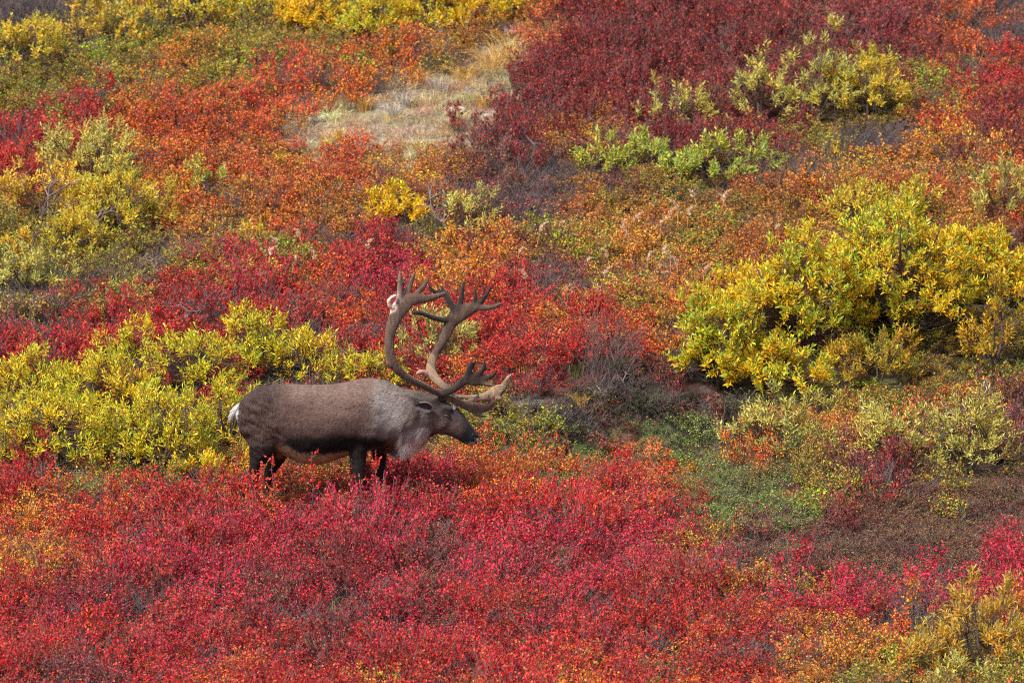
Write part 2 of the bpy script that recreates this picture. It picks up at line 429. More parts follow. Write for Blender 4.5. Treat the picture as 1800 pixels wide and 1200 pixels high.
# ---- willows: base x, base y (photo px), width, height, style, lean, label
BUSHES = [
 # top edge
 (45, 126, 170, 84, 'G', 0, 'yellow-green willow bush at the left edge just below the dark top-left corner'),
 (140, 98, 90, 118, 'A', .1, 'tall thin amber willow with grey stems against the dark top-left corner'),
 (215, 92, 110, 74, 'A', 0, 'small golden willow tuft low in front of the tall thin amber willow'),
 (330, 66, 220, 90, 'G', 0, 'long yellow-green willow on the top edge left of the bright yellow round bush'),
 (440, 50, 130, 76, 'Y', 0, 'half hidden olive-yellow willow on the top edge touching the bright yellow round bush'),
 (535, 74, 140, 100, 'B', 0, 'bright yellow round willow with dark stems on the top edge'),
 (662, 86, 150, 100, 'Y', 0, 'green and yellow willow on the top edge right of the bright yellow round bush'),
 (772, 74, 180, 100, 'B', 0, 'wide golden willow on the top edge above the orange shrubs and dry grass'),
 (905, 34, 160, 70, 'B', 0, 'low yellow willow cut by the top edge above the dry grass'),
 # left middle
 (150, 350, 215, 124, 'P', 0, 'pale green willow forming the top of the big sprawling clump at the left'),
 (70, 402, 190, 112, 'A', 0, 'amber willow at the left edge under the pale green crown of the sprawling clump'),
 (205, 424, 215, 120, 'G', .1, 'yellow-green willow spreading right at the lower side of the sprawling clump'),
 (120, 462, 150, 80, 'G', 0, 'yellow willow with bare grey stems at the foot of the sprawling clump'),
 (20, 470, 90, 60, 'A', 0, 'small amber willow on the left edge at the foot of the sprawling clump'),
 (362, 356, 74, 72, 'L', 0, 'lone fresh green willow tuft among orange shrubs right of the sprawling clump'),
 (452, 450, 56, 60, 'G', 0, 'small yellow-green willow tuft above the crimson shrubs left of centre'),
 (50, 535, 150, 86, 'P', 0, 'pale leafed willow on the left edge above the red band'),
 (215, 520, 60, 34, 'P', 0, 'tiny pale willow sprout at the upper edge of the red band'),
 (585, 282, 60, 36, 'G', 0, 'tiny yellow willow sprout among orange shrubs below the dry grass'),
 (700, 408, 120, 72, 'B', 0, 'golden yellow willow above the caribou antlers'),
 (820, 425, 110, 78, 'P', .3, 'sparse willow with bare forked stems right of the golden yellow one'),
 (742, 474, 56, 44, 'P', 0, 'small pale willow sprout just above the antler tips'),
 # behind the animal
 (245, 655, 120, 84, 'Y', 0, 'yellow-green willow whose top stands highest in the clump behind the caribou'),
 (350, 700, 170, 96, 'Y', 0, 'mid-sized green willow mixed with red leaves in the clump left of the caribou'),
 (55, 740, 200, 100, 'Y', 0, 'green-yellow willow at the left edge in the back row of the clump behind the caribou'),
 (200, 750, 210, 110, 'Y', 0, 'wide yellow willow in the middle row of the clump left of the caribou'),
 (90, 836, 260, 150, 'Y', 0, 'large yellow willow with dark stems at the lower left edge'),
 (280, 842, 250, 140, 'Y', 0, 'large golden willow with tangled dark stems left of the caribou rump'),
 (400, 800, 150, 120, 'Y', 0, 'yellow willow right behind the white tail of the caribou'),
 (450, 670, 180, 110, 'Y', 0, 'green willow crown showing above the back of the caribou rump'),
 (540, 690, 150, 84, 'Y', 0, 'low yellow-green willow behind the middle of the caribou back'),
 (640, 705, 150, 84, 'Y', 0, 'yellow-green willow behind the shoulder hump of the caribou'),
 (765, 655, 150, 104, 'P', 0, 'pale yellowish willow seen through the curve of the antlers'),
 (350, 856, 110, 32, 'B', 0, 'low golden willow sprig at the back edge of the red foreground'),
 (440, 858, 90, 40, 'B', 0, 'low yellow willow sprig in front of the caribou hind hooves'),
 (100, 876, 60, 26, 'B', 0, 'tiny yellow willow sprig among the orange-red shrubs at lower left'),
 # upper right
 (1345, 232, 116, 130, 'P', -.2, 'sparse willow with dark bare stems leftmost in the upper right clump'),
 (1430, 222, 130, 165, 'P', .35, 'tall open willow reaching highest in the upper right clump'),
 (1535, 228, 150, 134, 'G', 0, 'dense rounded yellow-green willow at the right side of the upper right clump'),
 (1470, 218, 110, 100, 'G', 0, 'green willow in the middle of the upper right clump'),
 (1185, 244, 110, 100, 'P', 0, 'upright pale green willow left of the upper right clump'),
 (1062, 322, 96, 70, 'L', -.2, 'leaning lime green willow below the maroon mound'),
 (1140, 318, 110, 74, 'L', 0, 'lime green willow in the middle of the low row above centre right'),
 (1255, 330, 180, 80, 'L', 0, 'widest lime green willow at the right end of the low row'),
 (1305, 246, 80, 30, 'A', 0, 'scattered amber willow sprig under the sparse upper right willow'),
 # right
 (1500, 408, 130, 84, 'G', 0, 'loose yellow willow above the big right bush'),
 (1600, 405, 100, 66, 'G', 0, 'low yellow-green willow between the loose yellow one and the grey-green one'),
 (1765, 400, 130, 98, 'P', 0, 'grey-green willow at the right edge above the big bush'),
 (1585, 620, 330, 250, 'D', 0, 'biggest green and golden willow bush standing at the right'),
 (1400, 640, 300, 215, 'D', -.1, 'broad golden willow joined to the left flank of the biggest bush'),
 (1270, 700, 210, 170, 'D', 0, 'golden willow at the left foot of the big right clump beside the dark hollow'),
 (1370, 712, 170, 100, 'D', 0, 'low golden willow in front at the foot of the big right clump'),
 (1735, 560, 200, 165, 'D', 0, 'golden green willow at the right edge behind the open stemmed one'),
 (1752, 672, 160, 165, 'E', 0, 'open willow with dark forked stems at the right edge'),
 (1540, 690, 220, 84, 'E', 0, 'low yellow willow under the dark gap of the biggest bush'),
 # lower right
 (1360, 825, 170, 120, 'P', 0, 'pale willow with long leaves on the green flat right of the caribou'),
 (1570, 842, 170, 120, 'P', 0, 'grey-green willow left in the low row at the right'),
 (1700, 846, 190, 140, 'P', 0, 'grey-green and yellow willow filling the low row at the right edge'),
 (1440, 742, 80, 60, 'P', 0, 'small pale willow sprout between the big clump and the low row'),
 (1740, 1195, 200, 150, 'Q', 0, 'yellowish willow filling the bottom right corner'),
 (1620, 1210, 130, 90, 'Q', 0, 'smaller amber willow left of the corner willow'),
 (1690, 1235, 120, 80, 'P', 0, 'grey-green willow cut by the bottom edge in the right corner'),
]
STY = { # green, yellow, accent, leaf length, leaf aspect, density
 'Y': ((172, 184, 46), (246, 204, 38), (226, 206, 60), .046, .27, 1.1),
 'D': ((160, 178, 54), (248, 196, 34), (230, 202, 50), .052, .34, 1.5),
 'E': ((136, 140, 48), (218, 164, 36), (186, 160, 50), .048, .30, .75),
 'B': ((188, 184, 40), (244, 198, 30), (236, 160, 48), .048, .34, 1.3),
 'G': ((178, 182, 68), (232, 200, 58), (236, 180, 64), .046, .30, 1.0),
 'P': ((170, 176, 96), (220, 198, 86), (196, 190, 120), .050, .26, .8),
 'L': ((158, 174, 78), (202, 192, 70), (172, 186, 96), .056, .28, .9),
 'A': ((200, 182, 66), (242, 188, 54), (242, 200, 96), .046, .32, .8),
 'Q': ((178, 166, 70), (228, 168, 48), (204, 160, 90), .060, .20, .9),
}
FOOT = []
def make_bush(bx, by, wpx, hpx, st, lean, label, seed):
    r = np.random.RandomState(seed); base = hit(bx, by); _, _, dep = project(base)
    k = FD * SX / dep; a = wpx / k / 2; h = hpx / k * 1.02; b = min(a * .9, a * .55 + h * .35)
    base = np.array([base[0], base[1] + b * .35, 0]); base[2] = terrain(base[0], base[1])
    FOOT.append((base[0], base[1], a, b))
    g_, y_, c_, LL, asp, dens = STY[st]; cg, cy, cc = lin(g_), lin(y_), lin(c_)
    root = empty('willow_bush', base, label, 'willow bush', 'willow bushes on the hillside')
    ns = int(np.clip(round(a * h * 7 + 2), 3, 8))
    LL = LL * (1 if a > .25 else .85)
    ang = np.linspace(0, 6.283, ns, endpoint=False) + r.uniform(0, 1) + r.normal(0, .25, ns)
    stems = []
    for s in range(ns):
        rr = r.uniform(.45, .75) if s else .15
        e = np.array([a * rr * math.cos(ang[s]) + lean * h * .6, b * rr * math.sin(ang[s]), h * r.uniform(.6, .8)])
        m = np.array([e[0] * .35, e[1] * .35, h * .32]) + r.normal(0, .03, 3)
        q = np.array([r.normal(0, .04), r.normal(0, .04), -.05])
        t = np.linspace(0, 1, 7)[:, None]
        pth = (1 - t) ** 2 * q + 2 * t * (1 - t) * m + t * t * e + r.normal(0, .008, (7, 3))
        stems.append(pth)
    # sprig clusters over the dome
    ncl = int(max(5, 62 * dens * (a * b * 3.1 + 1.6 * a * h)))
    u = r.normal(0, 1, (ncl, 3)); u[:, 2] = np.abs(u[:, 2]) * 1.0; u = nrm(u)
    lob = 1 + .46 * (vnoise(u[:, 0] * 2.2 + seed, u[:, 1] * 2.2 + u[:, 2] * 2, seed) - .5) * 2
    rad = (r.uniform(.25, 1, ncl) ** .5) * lob
    cz = h * (.14 + .84 * u[:, 2] * np.minimum(rad, .74 + .38 * r.uniform(0, 1, ncl)))
    cl = np.stack([a * u[:, 0] * rad + lean * cz * .6, b * u[:, 1] * rad, cz], 1)
    ends = np.stack([s[-1] for s in stems]); own = np.argmin(((cl[:, None] - ends[None]) ** 2).sum(-1), 1)
    for s in range(ns):
        T = Tubes(5); rb = .006 + .012 * min(1.2, h)
        T.add(stems[s], np.linspace(rb, rb * .35, 7))
        P = []; D = []; Nn = []; ti = []
        ids = np.where(own == s)[0]
        # side limbs carry several clusters
        for c in ids:
            ctr = cl[c]; dd = ((stems[s] - ctr) ** 2).sum(1) + .4 * np.maximum(0, stems[s][:, 2] - ctr[2] + .05) ** 2
            j = max(1, int(np.argmin(dd)) - 1); o = stems[s][j]
            mid = (o + ctr) / 2 + np.array([0, 0, -.03]) + r.normal(0, .02, 3)
            T.add([o, mid, ctr], [rb * .38, rb * .28, .0028], cap=False)
            nt_ = r.randint(3, 7); out = nrm(ctr - np.array([0, 0, h * .2]))
            for t in range(nt_):
                d = nrm(out * .7 + np.array([0, 0, .75]) + r.normal(0, .42, 3)); ln = r.uniform(.07, .15) * (1 if a > .25 else .8)
                st0 = ctr + r.normal(0, .015, 3); en = st0 + d * ln
                T.add([st0, en], [.0026, .0012], cap=False)
                nlv = int(r.randint(8, 13)); f = np.linspace(.15, 1, nlv)
                pp = st0 + (en - st0) * f[:, None]
                an = np.arange(nlv) * 2.4 + r.uniform(0, 6); e1 = nrm(np.cross(d, [.3, .2, 1.0])); e2 = np.cross(d, e1)
                radv = np.cos(an)[:, None] * e1 + np.sin(an)[:, None] * e2
                ld = nrm(d * (.45 + .7 * f[:, None]) + radv * (1.05 - .45 * f[:, None]) + r.normal(0, .18, (nlv, 3)))
                P.append(pp); D.append(ld); Nn.append(nrm(d - radv * .4 + r.normal(0, .25, (nlv, 3)))); ti.append(f)
        obj('stem', T.mesh('stem', [M_BARK]), root)
        stemo = [o_ for o_ in root.children if o_.name.startswith('stem')][-1]
        if not P: continue
        P = np.concatenate(P); D = np.concatenate(D); Nn = np.concatenate(Nn); ti = np.concatenate(ti); n = len(P)
        L = LL * r.uniform(.65, 1.2, n)
        V, F, I = leaves(P, D, Nn, L, L * asp * r.uniform(.85, 1.15, n), .2)
        side = fbm(P[:, 0] * 2.6 + seed, P[:, 2] * 2.6 + P[:, 1], seed)         # whole sprigs turn together
        g = np.clip({'D': .56, 'Y': .52}.get(st, .44) + .9 * (ti - .62) + .6 * side + r.normal(0, .34, n), 0, 1)[:, None]
        g = np.where(g > .5, 1 - (1 - g) * .5, g * .5)
        col = cy * (1 - g) + cg * g
        acc = (r.uniform(0, 1, n) < .14)[:, None]; col = np.where(acc, cc, col)
        col = col * np.exp(r.normal(0, .17, n))[:, None]
        f_ = obj('foliage', mesh_from('foliage', V, [F], {'col': col[I]}, False, [M_WILLOW]), stemo); f_['kind'] = 'stuff'
    return root
for n_, bsh in enumerate(BUSHES): make_bush(*bsh, seed=100 + n_)

# ---- scatter the cover
sp = 0.17
xs = np.arange(-9.5, 9.5, sp); ys = np.arange(-8.5, 25, sp)
X, Y = np.meshgrid(xs, ys); X = X.ravel(); Y = Y.ravel(); n = len(X)
rc = np.random.RandomState(5)
X = X + rc.uniform(-.5, .5, n) * sp; Y = Y + rc.uniform(-.5, .5, n) * sp
P = np.stack([X, Y, terrain(X, Y)], 1)
ci = cover_at(P, np.random.RandomState(5)); ci = cover_at(P, np.random.RandomState(5), (PH[ci] * .8)[:])
hh = PH[ci] / .30 * np.exp(rc.normal(0, .16, n)) * (1 + .35 * fbm(X * 1.1, Y * 1.1, 77))
clump = fbm(X * 2.6, Y * 2.2, 91, 2)
hh = hh * (1 + .45 * clump)
inb = np.zeros(n, bool)
for (fx, fy, fa, fb) in FOOT:
    q = ((X - fx) / (fa * .9)) ** 2 + ((Y - fy) / (fb * 1.0)) ** 2; inb |= q < 1
hh = np.where(inb, hh * np.where(fbm(X * 1.4, Y * 1.4, 123) > .22, 1.35, .5), hh)
keep = ~(inb & (rc.uniform(0, 1, n) < .35)) & ~((clump < -.45) & (rc.uniform(0, 1, n) < .35))
kinds = np.array([PAL[l][4] for l in LET])[ci]
idx = np.zeros(n, int)
mixk = rc.uniform(0, 1, n)
kinds = np.where((kinds == 'birch') & (mixk < .05), 'twig', kinds)
kinds = np.where((kinds == 'birch') & (mixk > .975), 'straw', kinds)
for k_, lst in KIND.items():
    mk = kinds == k_; idx[mk] = np.array(lst)[rc.randint(0, len(lst), mk.sum())]
xy = rc.uniform(.85, 1.2, n)
scl = np.stack([xy, xy, hh * rc.uniform(.9, 1.1, n)], 1)
rot = np.stack([rc.normal(0, .12, n) + .12, rc.normal(0, .12, n), rc.uniform(0, 6.283, n)], 1)
# colours: neighbouring plants differ, patches drift
drift = np.exp(.22 * fbm(X * .9, Y * .9, 41)[:, None] + rc.normal(0, .16, (n, 1)))
hue = np.stack([1 + 0 * X, np.exp(.26 * fbm(X * .9, Y * 1.9, 51) + rc.normal(0, .2, n)), np.exp(.25 * fbm(X * .7, Y * 1.6, 61) + rc.normal(0, .15, n))], 1)
A = np.clip(PA[ci] * drift * hue, 0, .85); B = np.clip(PB[ci] * drift * hue, 0, .85); Cc = np.clip(PC[ci] * drift, 0, .85)
st_ = kinds == 'straw'
sA = lin((198, 160, 100)); A[st_ & (ci != LET.index('s'))] = sA; B[st_ & (ci != LET.index('s'))] = sA * .8
fam = {'c': 0, 'r': 0, 'o': 1, 'O': 1, 'u': 1, 'm': 2, 'p': 2, 'v': 3, 'k': 4, 'g': 5, 'd': 5, 'b': 6, 's': 7}
fa = np.array([fam[l] for l in LET])[ci]; fa = np.where(st_, 7, fa); fa = np.where((kinds == 'twig'), 4, fa)
front = Y < 0.9
SETS = [
 ('red_dwarf_birch', (fa == 0) & front, 'crimson and scarlet dwarf birch carpet filling the foreground'),
 ('red_dwarf_birch', (fa == 0) & ~front, 'red dwarf birch band on the slope behind the caribou'),
 ('orange_dwarf_birch', (fa == 1) & front, 'orange dwarf birch mixed into the red foreground'),
 ('orange_dwarf_birch', (fa == 1) & ~front, 'orange and rust dwarf birch covering the upper hillside'),
 ('maroon_dwarf_birch', (fa == 2), 'dark maroon and dusky dwarf birch mostly at the upper right'),
 ('olive_dwarf_birch', (fa == 3), 'olive green low birch round the willow bushes'),
 ('bare_twigs', (fa == 4), 'leafless grey twigs tangled between the leafy shrubs'),
 ('green_heath', (fa == 5), 'low green heath on the flat and shade-darkened in the hollow right of the caribou'),
 ('brown_heath', (fa == 6), 'low brown heath at the lower right'),
 ('dry_grass', (fa == 7), 'pale dry grass matted on the upper hillside and scattered in the shrubs'),
]
for nm, mk, lb in SETS:
    mk = mk & keep
    if mk.any(): scatter(nm, P[mk], idx[mk], rot[mk], scl[mk], A[mk], B[mk], Cc[mk], lb)

# ------------------------------------------------------------------ grass stalks with seed heads, tufts, dead wood, stones
def blade_mesh(r, n, H, rad, wd, c0, c1):
    V, F, a1, a2 = proto_grass(r, n, H, rad, wd)
    col = lin(c0)[None] * (1 - a1[:, None]) + lin(c1)[None] * a1[:, None]
    return mesh_from('blades', V, [F], {'col': col * (.7 + .6 * a2[:, None])}, False, [M_GRASS])
STALKS = [(1193, 395, 40), (1207, 400, 34), (1172, 402, 30), (1264, 372, 36), (1233, 366, 30), (1280, 372, 26), (1113, 405, 28), (1160, 412, 24), (1090, 420, 30), (1105, 430, 22),
          (1016, 482, 26), (1050, 505, 30), (1137, 480, 34), (1075, 470, 28), (1194, 486, 30), (1360, 420, 22), (1148, 470, 40), (1180, 480, 36), (990, 530, 22), (940, 430, 34), (975, 420, 26),
          (470, 470, 34), (492, 448, 26), (540, 435, 30), (562, 470, 24), (510, 480, 30), (465, 500, 22), (640, 452, 24), (905, 465, 28), (1085, 540, 40), (1237, 500, 30), (925, 510, 30)]
r1 = np.random.RandomState(33)
ORD = ['leftmost', 'second from the left', 'third from the left', 'fourth from the left', 'fifth from the left', 'sixth from the left', 'seventh from the left', 'eighth from the left', 'ninth from the left', 'tenth from the left', 'eleventh from the left', 'twelfth from the left', 'thirteenth from the left', 'fourteenth from the left']
def stalk_row(px, py):
    if px < 700: return 'above the left red band'
    if py < 440: return 'in the upper row above centre'
    return 'in the lower row right of the antlers'
rowx = {}
for q in STALKS: rowx.setdefault(stalk_row(q[0], q[1]), []).append(q[0])
for k_, (px, py, hp) in enumerate(STALKS):
    tip = py - hp * .5; b = hit(px, py + hp * 1.2); _, _, dep = project(b); kk = FD * SX / dep
    H = (hp * 1.9) / kk
    row = stalk_row(px, py); k0 = sorted(rowx[row]).index(px)
    root = empty('grass_stalk', b, 'pale feathery grass head, ' + ORD[k0] + ' ' + row, 'grass', 'feathery dry grass stalks ' + row)
    lx = r1.normal(0, .12) * H; t = np.linspace(0, 1, 6)[:, None]
    path = np.concatenate([lx * t ** 2, .03 * t, H * t], 1) - [0, 0, .02]
    T = Tubes(4); T.add(path, np.linspace(.0035, .002, 6)); obj('stem', T.mesh('stem', [M_STRAW_STEM]), root)
    n = 70; f = r1.uniform(0, 1, n); hl = r1.uniform(.10, .15); bend = np.sign(lx + 1e-9) * hl * .45
    ctr = path[-1] + np.stack([bend * f ** 2, 0 * f, hl * (f - .35 * f ** 2)], 1)
    D = np.stack([r1.normal(0, .6, n) + np.sign(bend) * .5, r1.normal(0, .6, n), .8 + 0 * f], 1); L = .040 * (1.2 - .7 * f) * r1.uniform(.7, 1.2, n)
    V, F, I = leaves(ctr, D, r1.normal(0, 1, (n, 3)), L, L * .28, .1, True)
    col = lin((222, 190, 158))[None] * np.exp(r1.normal(0, .2, n))[:, None]
    obj('seed_head', mesh_from('seed_head', V, [F], {'col': col[I]}, False, [M_GRASS]), root)
    bl = obj('blades', blade_mesh(r1, 7, H * .75, .03, .006, (214, 150, 84), (196, 160, 96)), root); bl['kind'] = 'stuff'

TUFTS = [(892, 118, 70, 's', 'tall straw coloured grass tuft leaning at the upper end of the dry grass'), (868, 130, 56, 's', 'golden grass tuft just left of the maroon mound'),
 (815, 150, 44, 's', 'straw grass tuft in the middle of the dry grass patch'), (770, 165, 36, 'w', 'bleached grass tuft in the dry grass patch'), (710, 190, 36, 'w', 'bleached shaggy grass tuft left in the dry grass patch'),
 (690, 205, 30, 'w', 'short whitish grass tuft at the lower left of the dry grass patch'), (850, 190, 30, 's', 'short straw grass tuft under the tip of the maroon mound'), (740, 150, 36, 's', 'straw grass tuft at the upper left of the dry grass patch'),
 (640, 195, 30, 's', 'yellowish grass tuft near the white stone'), (965, 225, 24, 's', 'small straw tuft under the maroon mound'),
 (1450, 350, 44, 'o', 'dark olive sedge tuft above the big right bush'), (1655, 340, 40, 's', 'straw sedge tuft left of the grey-green willow at the right edge'), (1600, 345, 30, 'o', 'olive sedge tuft above the low yellow-green willow'),
 (1012, 660, 30, 'o', 'arching olive grass tuft on the bank over the dark hollow'), (1080, 650, 32, 'o', 'long arching grass tuft at the top of the dark hollow'), (1060, 705, 32, 'w', 'drooping grey grass tussock in the dark hollow'), (925, 722, 25, 'w', 'drooping grey tussock at the left of the dark hollow'),
 (1020, 712, 30, 's', 'brown curled grass tuft between the two grey tussocks'), (1395, 885, 28, 'r', 'reddish gold grass tuft bending right below the pale willow'), (1230, 905, 26, 's', 'thin straw tuft at the lower edge of the green flat'),
 (1290, 890, 22, 'o', 'green grass tuft on the green flat'), (1345, 930, 20, 's', 'straw tuft left of the brown heath'), (1100, 600, 36, 'r', 'orange grass tuft above the bank'), (1040, 545, 44, 's', 'pale grass tuft with curled blades in the red band'),
 (1120, 520, 44, 's', 'orange-straw grass tuft beneath the feathery stalks'), (1180, 540, 40, 's', 'curly straw grass tuft right of centre'), (945, 520, 36, 's', 'straw grass tuft right of the antlers in the red band'), (1270, 560, 30, 'r', 'small reddish grass tuft left of the big right bush')]
TC = {'s': ((206, 170, 104), (220, 180, 96)), 'w': ((172, 162, 152), (206, 198, 186)), 'o': ((112, 116, 56), (160, 150, 76)), 'r': ((212, 110, 50), (220, 160, 80))}
for (px, py, hp, c_, lb) in TUFTS:
    b = hit(px, py); _, _, dep = project(b); kk = FD * SX / dep; H = hp / kk
    o = obj('grass_tuft', blade_mesh(r1, 130, H * 1.2, H * .42, .008, *TC[c_])); o.location = b
    tag(o, lb, 'grass tuft', 'grass tufts on the hillside')

def dead_branch(px, py, hp, lean, lb, mat, seed):
    r = np.random.RandomState(seed); b = hit(px, py); _, _, dep = project(b); kk = FD * SX / dep; H = hp / kk
    root = empty('bare_branch', b, lb, 'branch', 'bare branches among the shrubs')
    T = Tubes(6); t = np.linspace(0, 1, 8)[:, None]
    m = np.concatenate([lean * H * t + .06 * H * np.sin(t * 5), .1 * H * t, H * t], 1) + r.normal(0, .012, (8, 3)); m[0] = [0, 0, -.05]
    T.add(m, np.linspace(.014, .004, 8)); obj('limb', T.mesh('limb', [mat]), root)
    T = Tubes(4)
    for k_ in range(7):
        j = r.randint(2, 8); d = nrm(np.array([r.normal(lean, .8), r.normal(0, .5), r.uniform(.3, 1)])) * H * r.uniform(.25, .55)
        q = m[j] + d * .5 + r.normal(0, .02, 3); T.add([m[j], q, m[j] + d], [.007, .005, .002], cap=False)
        for _ in range(3):
            e = q + nrm(d + r.normal(0, .12, 3)) * H * .2; T.add([q, e], [.003, .0015], cap=False)
    obj('twigs', T.mesh('twigs', [mat]), root)
DEADS = [(68, 432, 120, .25, 'pale forked bare branch in the sprawling willow clump at the left', M_DEAD), (30, 480, 120, .5, 'dark bare stem leaning right at the left edge', M_BARK), (130, 445, 70, .8, 'grey bare branch lying low under the yellow willow', M_DEAD),
 (295, 520, 70, -.4, 'whitish bare branch sticking up from the red band at left', M_DEAD), (785, 430, 96, -.3, 'pale bare forked branch above the antlers', M_DEAD), (815, 425, 70, .7, 'dark bare branch right of the pale forked one', M_BARK),
 (1330, 215, 90, -.3, 'dark bare branch rising left of the sparse upper right willow', M_BARK), (1455, 200, 120, .35, 'long dark bare branch leaning through the tall open willow', M_BARK),
 (305, 600, 50, .6, 'grey bare branch in the red band above the left willows', M_DEAD), (500, 585, 44, .5, 'grey bare twig in the dark gap left of the antlers', M_DEAD), (1750, 735, 60, -.2, 'pale twisted bare branch above the low row at the right', M_DEAD),
 (170, 60, 90, .3, 'grey bare stem rising in the dark top-left corner', M_DEAD), (930, 300, 44, .3, 'grey bare branch in the grey twig patch above centre', M_DEAD), (1110, 712, 50, -.3, 'pale bare branch on the right rim of the dark hollow', M_DEAD)]
for k_, a_ in enumerate(DEADS): dead_branch(*a_, seed=900 + k_)

# red twigs that stick up in front of the animal
def sprig(px, py, Yp, hp, lb, seed):
    r = np.random.RandomState(seed); top = at(px, py, Yp); H = hp / SX
    b = np.array([top[0], Yp, top[2] - H]); root = empty('birch_sprig', b, lb, 'twig', 'dwarf birch sprigs in front of the caribou')
    T = Tubes(4); P = []; m = np.stack([[0, 0, 0], [.01, 0, H * .4], [-.012, 0, H * .75], [0, 0, H]]) + 0.
    T.add(m, [.005, .004, .003, .002])
    segs = [(m[1], m[2]), (m[2], m[3])]
    for _ in range(7):
        f = r.uniform(.3, .9); o = np.array([0, 0, H * f]); e = o + np.array([r.normal(0, .055), r.normal(0, .03), r.uniform(.04, .1)]); T.add([o, e], [.0025, .0015], cap=False); segs.append((o, e))
    obj('stem', T.mesh('stem', [M_TWIG]), root)
    for p0, p1 in segs:
        n = 9; f = r.uniform(.2, 1, (n, 1)); P.append(p0 + (p1 - p0) * f)
    P = np.concatenate(P); n = len(P); D = r.normal(0, 1, (n, 3)); D[:, 2] += .8; L = .024 * r.uniform(.7, 1.2, n)
    V, F, I = leaves(P, D, r.normal(0, 1, (n, 3)) + [0, -.6, .6], L, L * .85, .15, True)
    col = lin((226, 66, 50))[None] * np.exp(r.normal(0, .25, n))[:, None] * np.array([1, 1, 1]); col[:, 1] *= np.exp(r.normal(0, .5, n))
    f_ = obj('leaves', mesh_from('leaves', V, [F], {'col': col[I]}, False, [M_WILLOW]), root); f_['kind'] = 'stuff'
for k_, a_ in enumerate([(462, 812, -.42, 90, 'red leafed sprig rising in front of the caribou hind leg'), (480, 800, -.5, 100, 'bare tipped grey sprig between the caribou hind legs'),
        (549, 794, -.45, 100, 'single red sprig rising in front of the caribou belly'), (661, 790, -.45, 110, 'orange leafed sprig rising before the far foreleg of the caribou'), (446, 828, -.5, 80, 'short red sprig left of the caribou hind leg')]): sprig(*a_, seed=60 + k_)

def stone(px, py, wpx, lb, seed):
    r = np.random.RandomState(seed); b = hit(px, py); _, _, dep = project(b); kk = FD * SX / dep; s = wpx / kk / 2
    T = np.linspace(0, math.pi, 9); Ph = np.linspace(0, 2 * math.pi, 14, endpoint=False)
    V = []
    for t in T:
        for p in Ph:
            d = np.array([math.sin(t) * math.cos(p), math.sin(t) * math.sin(p), math.cos(t)])
            q = 1 + .35 * float(fbm(d[0] * 1.6 + seed, d[1] * 1.6 + d[2] * 1.3, seed))
            V.append(np.sign(d) * np.abs(d) ** .8 * q * np.array([s, s * .7, s * .42]))
    V = np.array(V); F = []
    for a in range(8):
        for c in range(14): F.append([a * 14 + c, a * 14 + (c + 1) % 14, (a + 1) * 14 + (c + 1) % 14, (a + 1) * 14 + c])
    o = obj('stone', mesh_from('stone', V, [np.array(F)], None, False, [M_STONE])); o.location = b + [0, 0, s * .15]
    tag(o, lb, 'stone', 'lichen stones in the dry grass')
M_STONE = mat_bark('lichen_stone', (186, 182, 180), .25, 9)
for k_, a_ in enumerate([(541, 214, 26, 'white stone at the left end of the dry grass patch'), (568, 208, 20, 'smaller grey-white stone right beside the white stone'), (775, 163, 30, 'flat pale stone in the middle of the dry grass patch'), (800, 198, 34, 'pale stone at the lower edge of the dry grass patch'), (855, 208, 26, 'pale stone under the tip of the maroon mound'), (985, 835, 14, 'small white stone in the red shrubs right of the caribou muzzle')]): stone(*a_, seed=40 + k_)

# ------------------------------------------------------------------ the caribou
CX = lambda u: 380 + u / 2.926
CY = lambda v: 460 + v / 2.926
def cw(u, v, y):                                 # profile drawing units -> world at depth y
    return at(CX(u), CY(v), y)
U0 = 1 / (2.926 * SX)                            # metres per drawing unit
root = empty('caribou', cw(600, 1331, 0), 'bull caribou with huge velvet antlers and white throat standing in red shrubs, facing right', 'caribou')
RO = np.array(root.location)

def remesh(V, F, vox, sm, iters):
    me = mesh_from('tmp', V, F); o = bpy.data.objects.new('tmp', me); C.objects.link(o)
    m = o.modifiers.new('r', 'REMESH'); m.mode = 'VOXEL'; m.voxel_size = vox
    s = o.modifiers.new('s', 'SMOOTH'); s.factor = sm; s.iterations = iters
    bpy.context.view_layer.update()
    dg = bpy.context.evaluated_depsgraph_get(); me2 = bpy.data.meshes.new_from_object(o.evaluated_get(dg))
    bpy.data.objects.remove(o); me2.update()
    return me2
def mesh_arrays(me):
    n = len(me.vertices); V = np.empty(n * 3, np.float32); me.vertices.foreach_get('co', V)
    Nn = np.empty(n * 3, np.float32); me.vertices.foreach_get('normal', Nn)
    return V.reshape(-1, 3).astype(float), Nn.reshape(-1, 3).astype(float)
def setcol(me, col):
    a = me.attributes.new('col', 'FLOAT_COLOR', 'POINT'); a.data.foreach_set('color', np.c_[col, np.ones(len(col))].astype(np.float32).ravel())

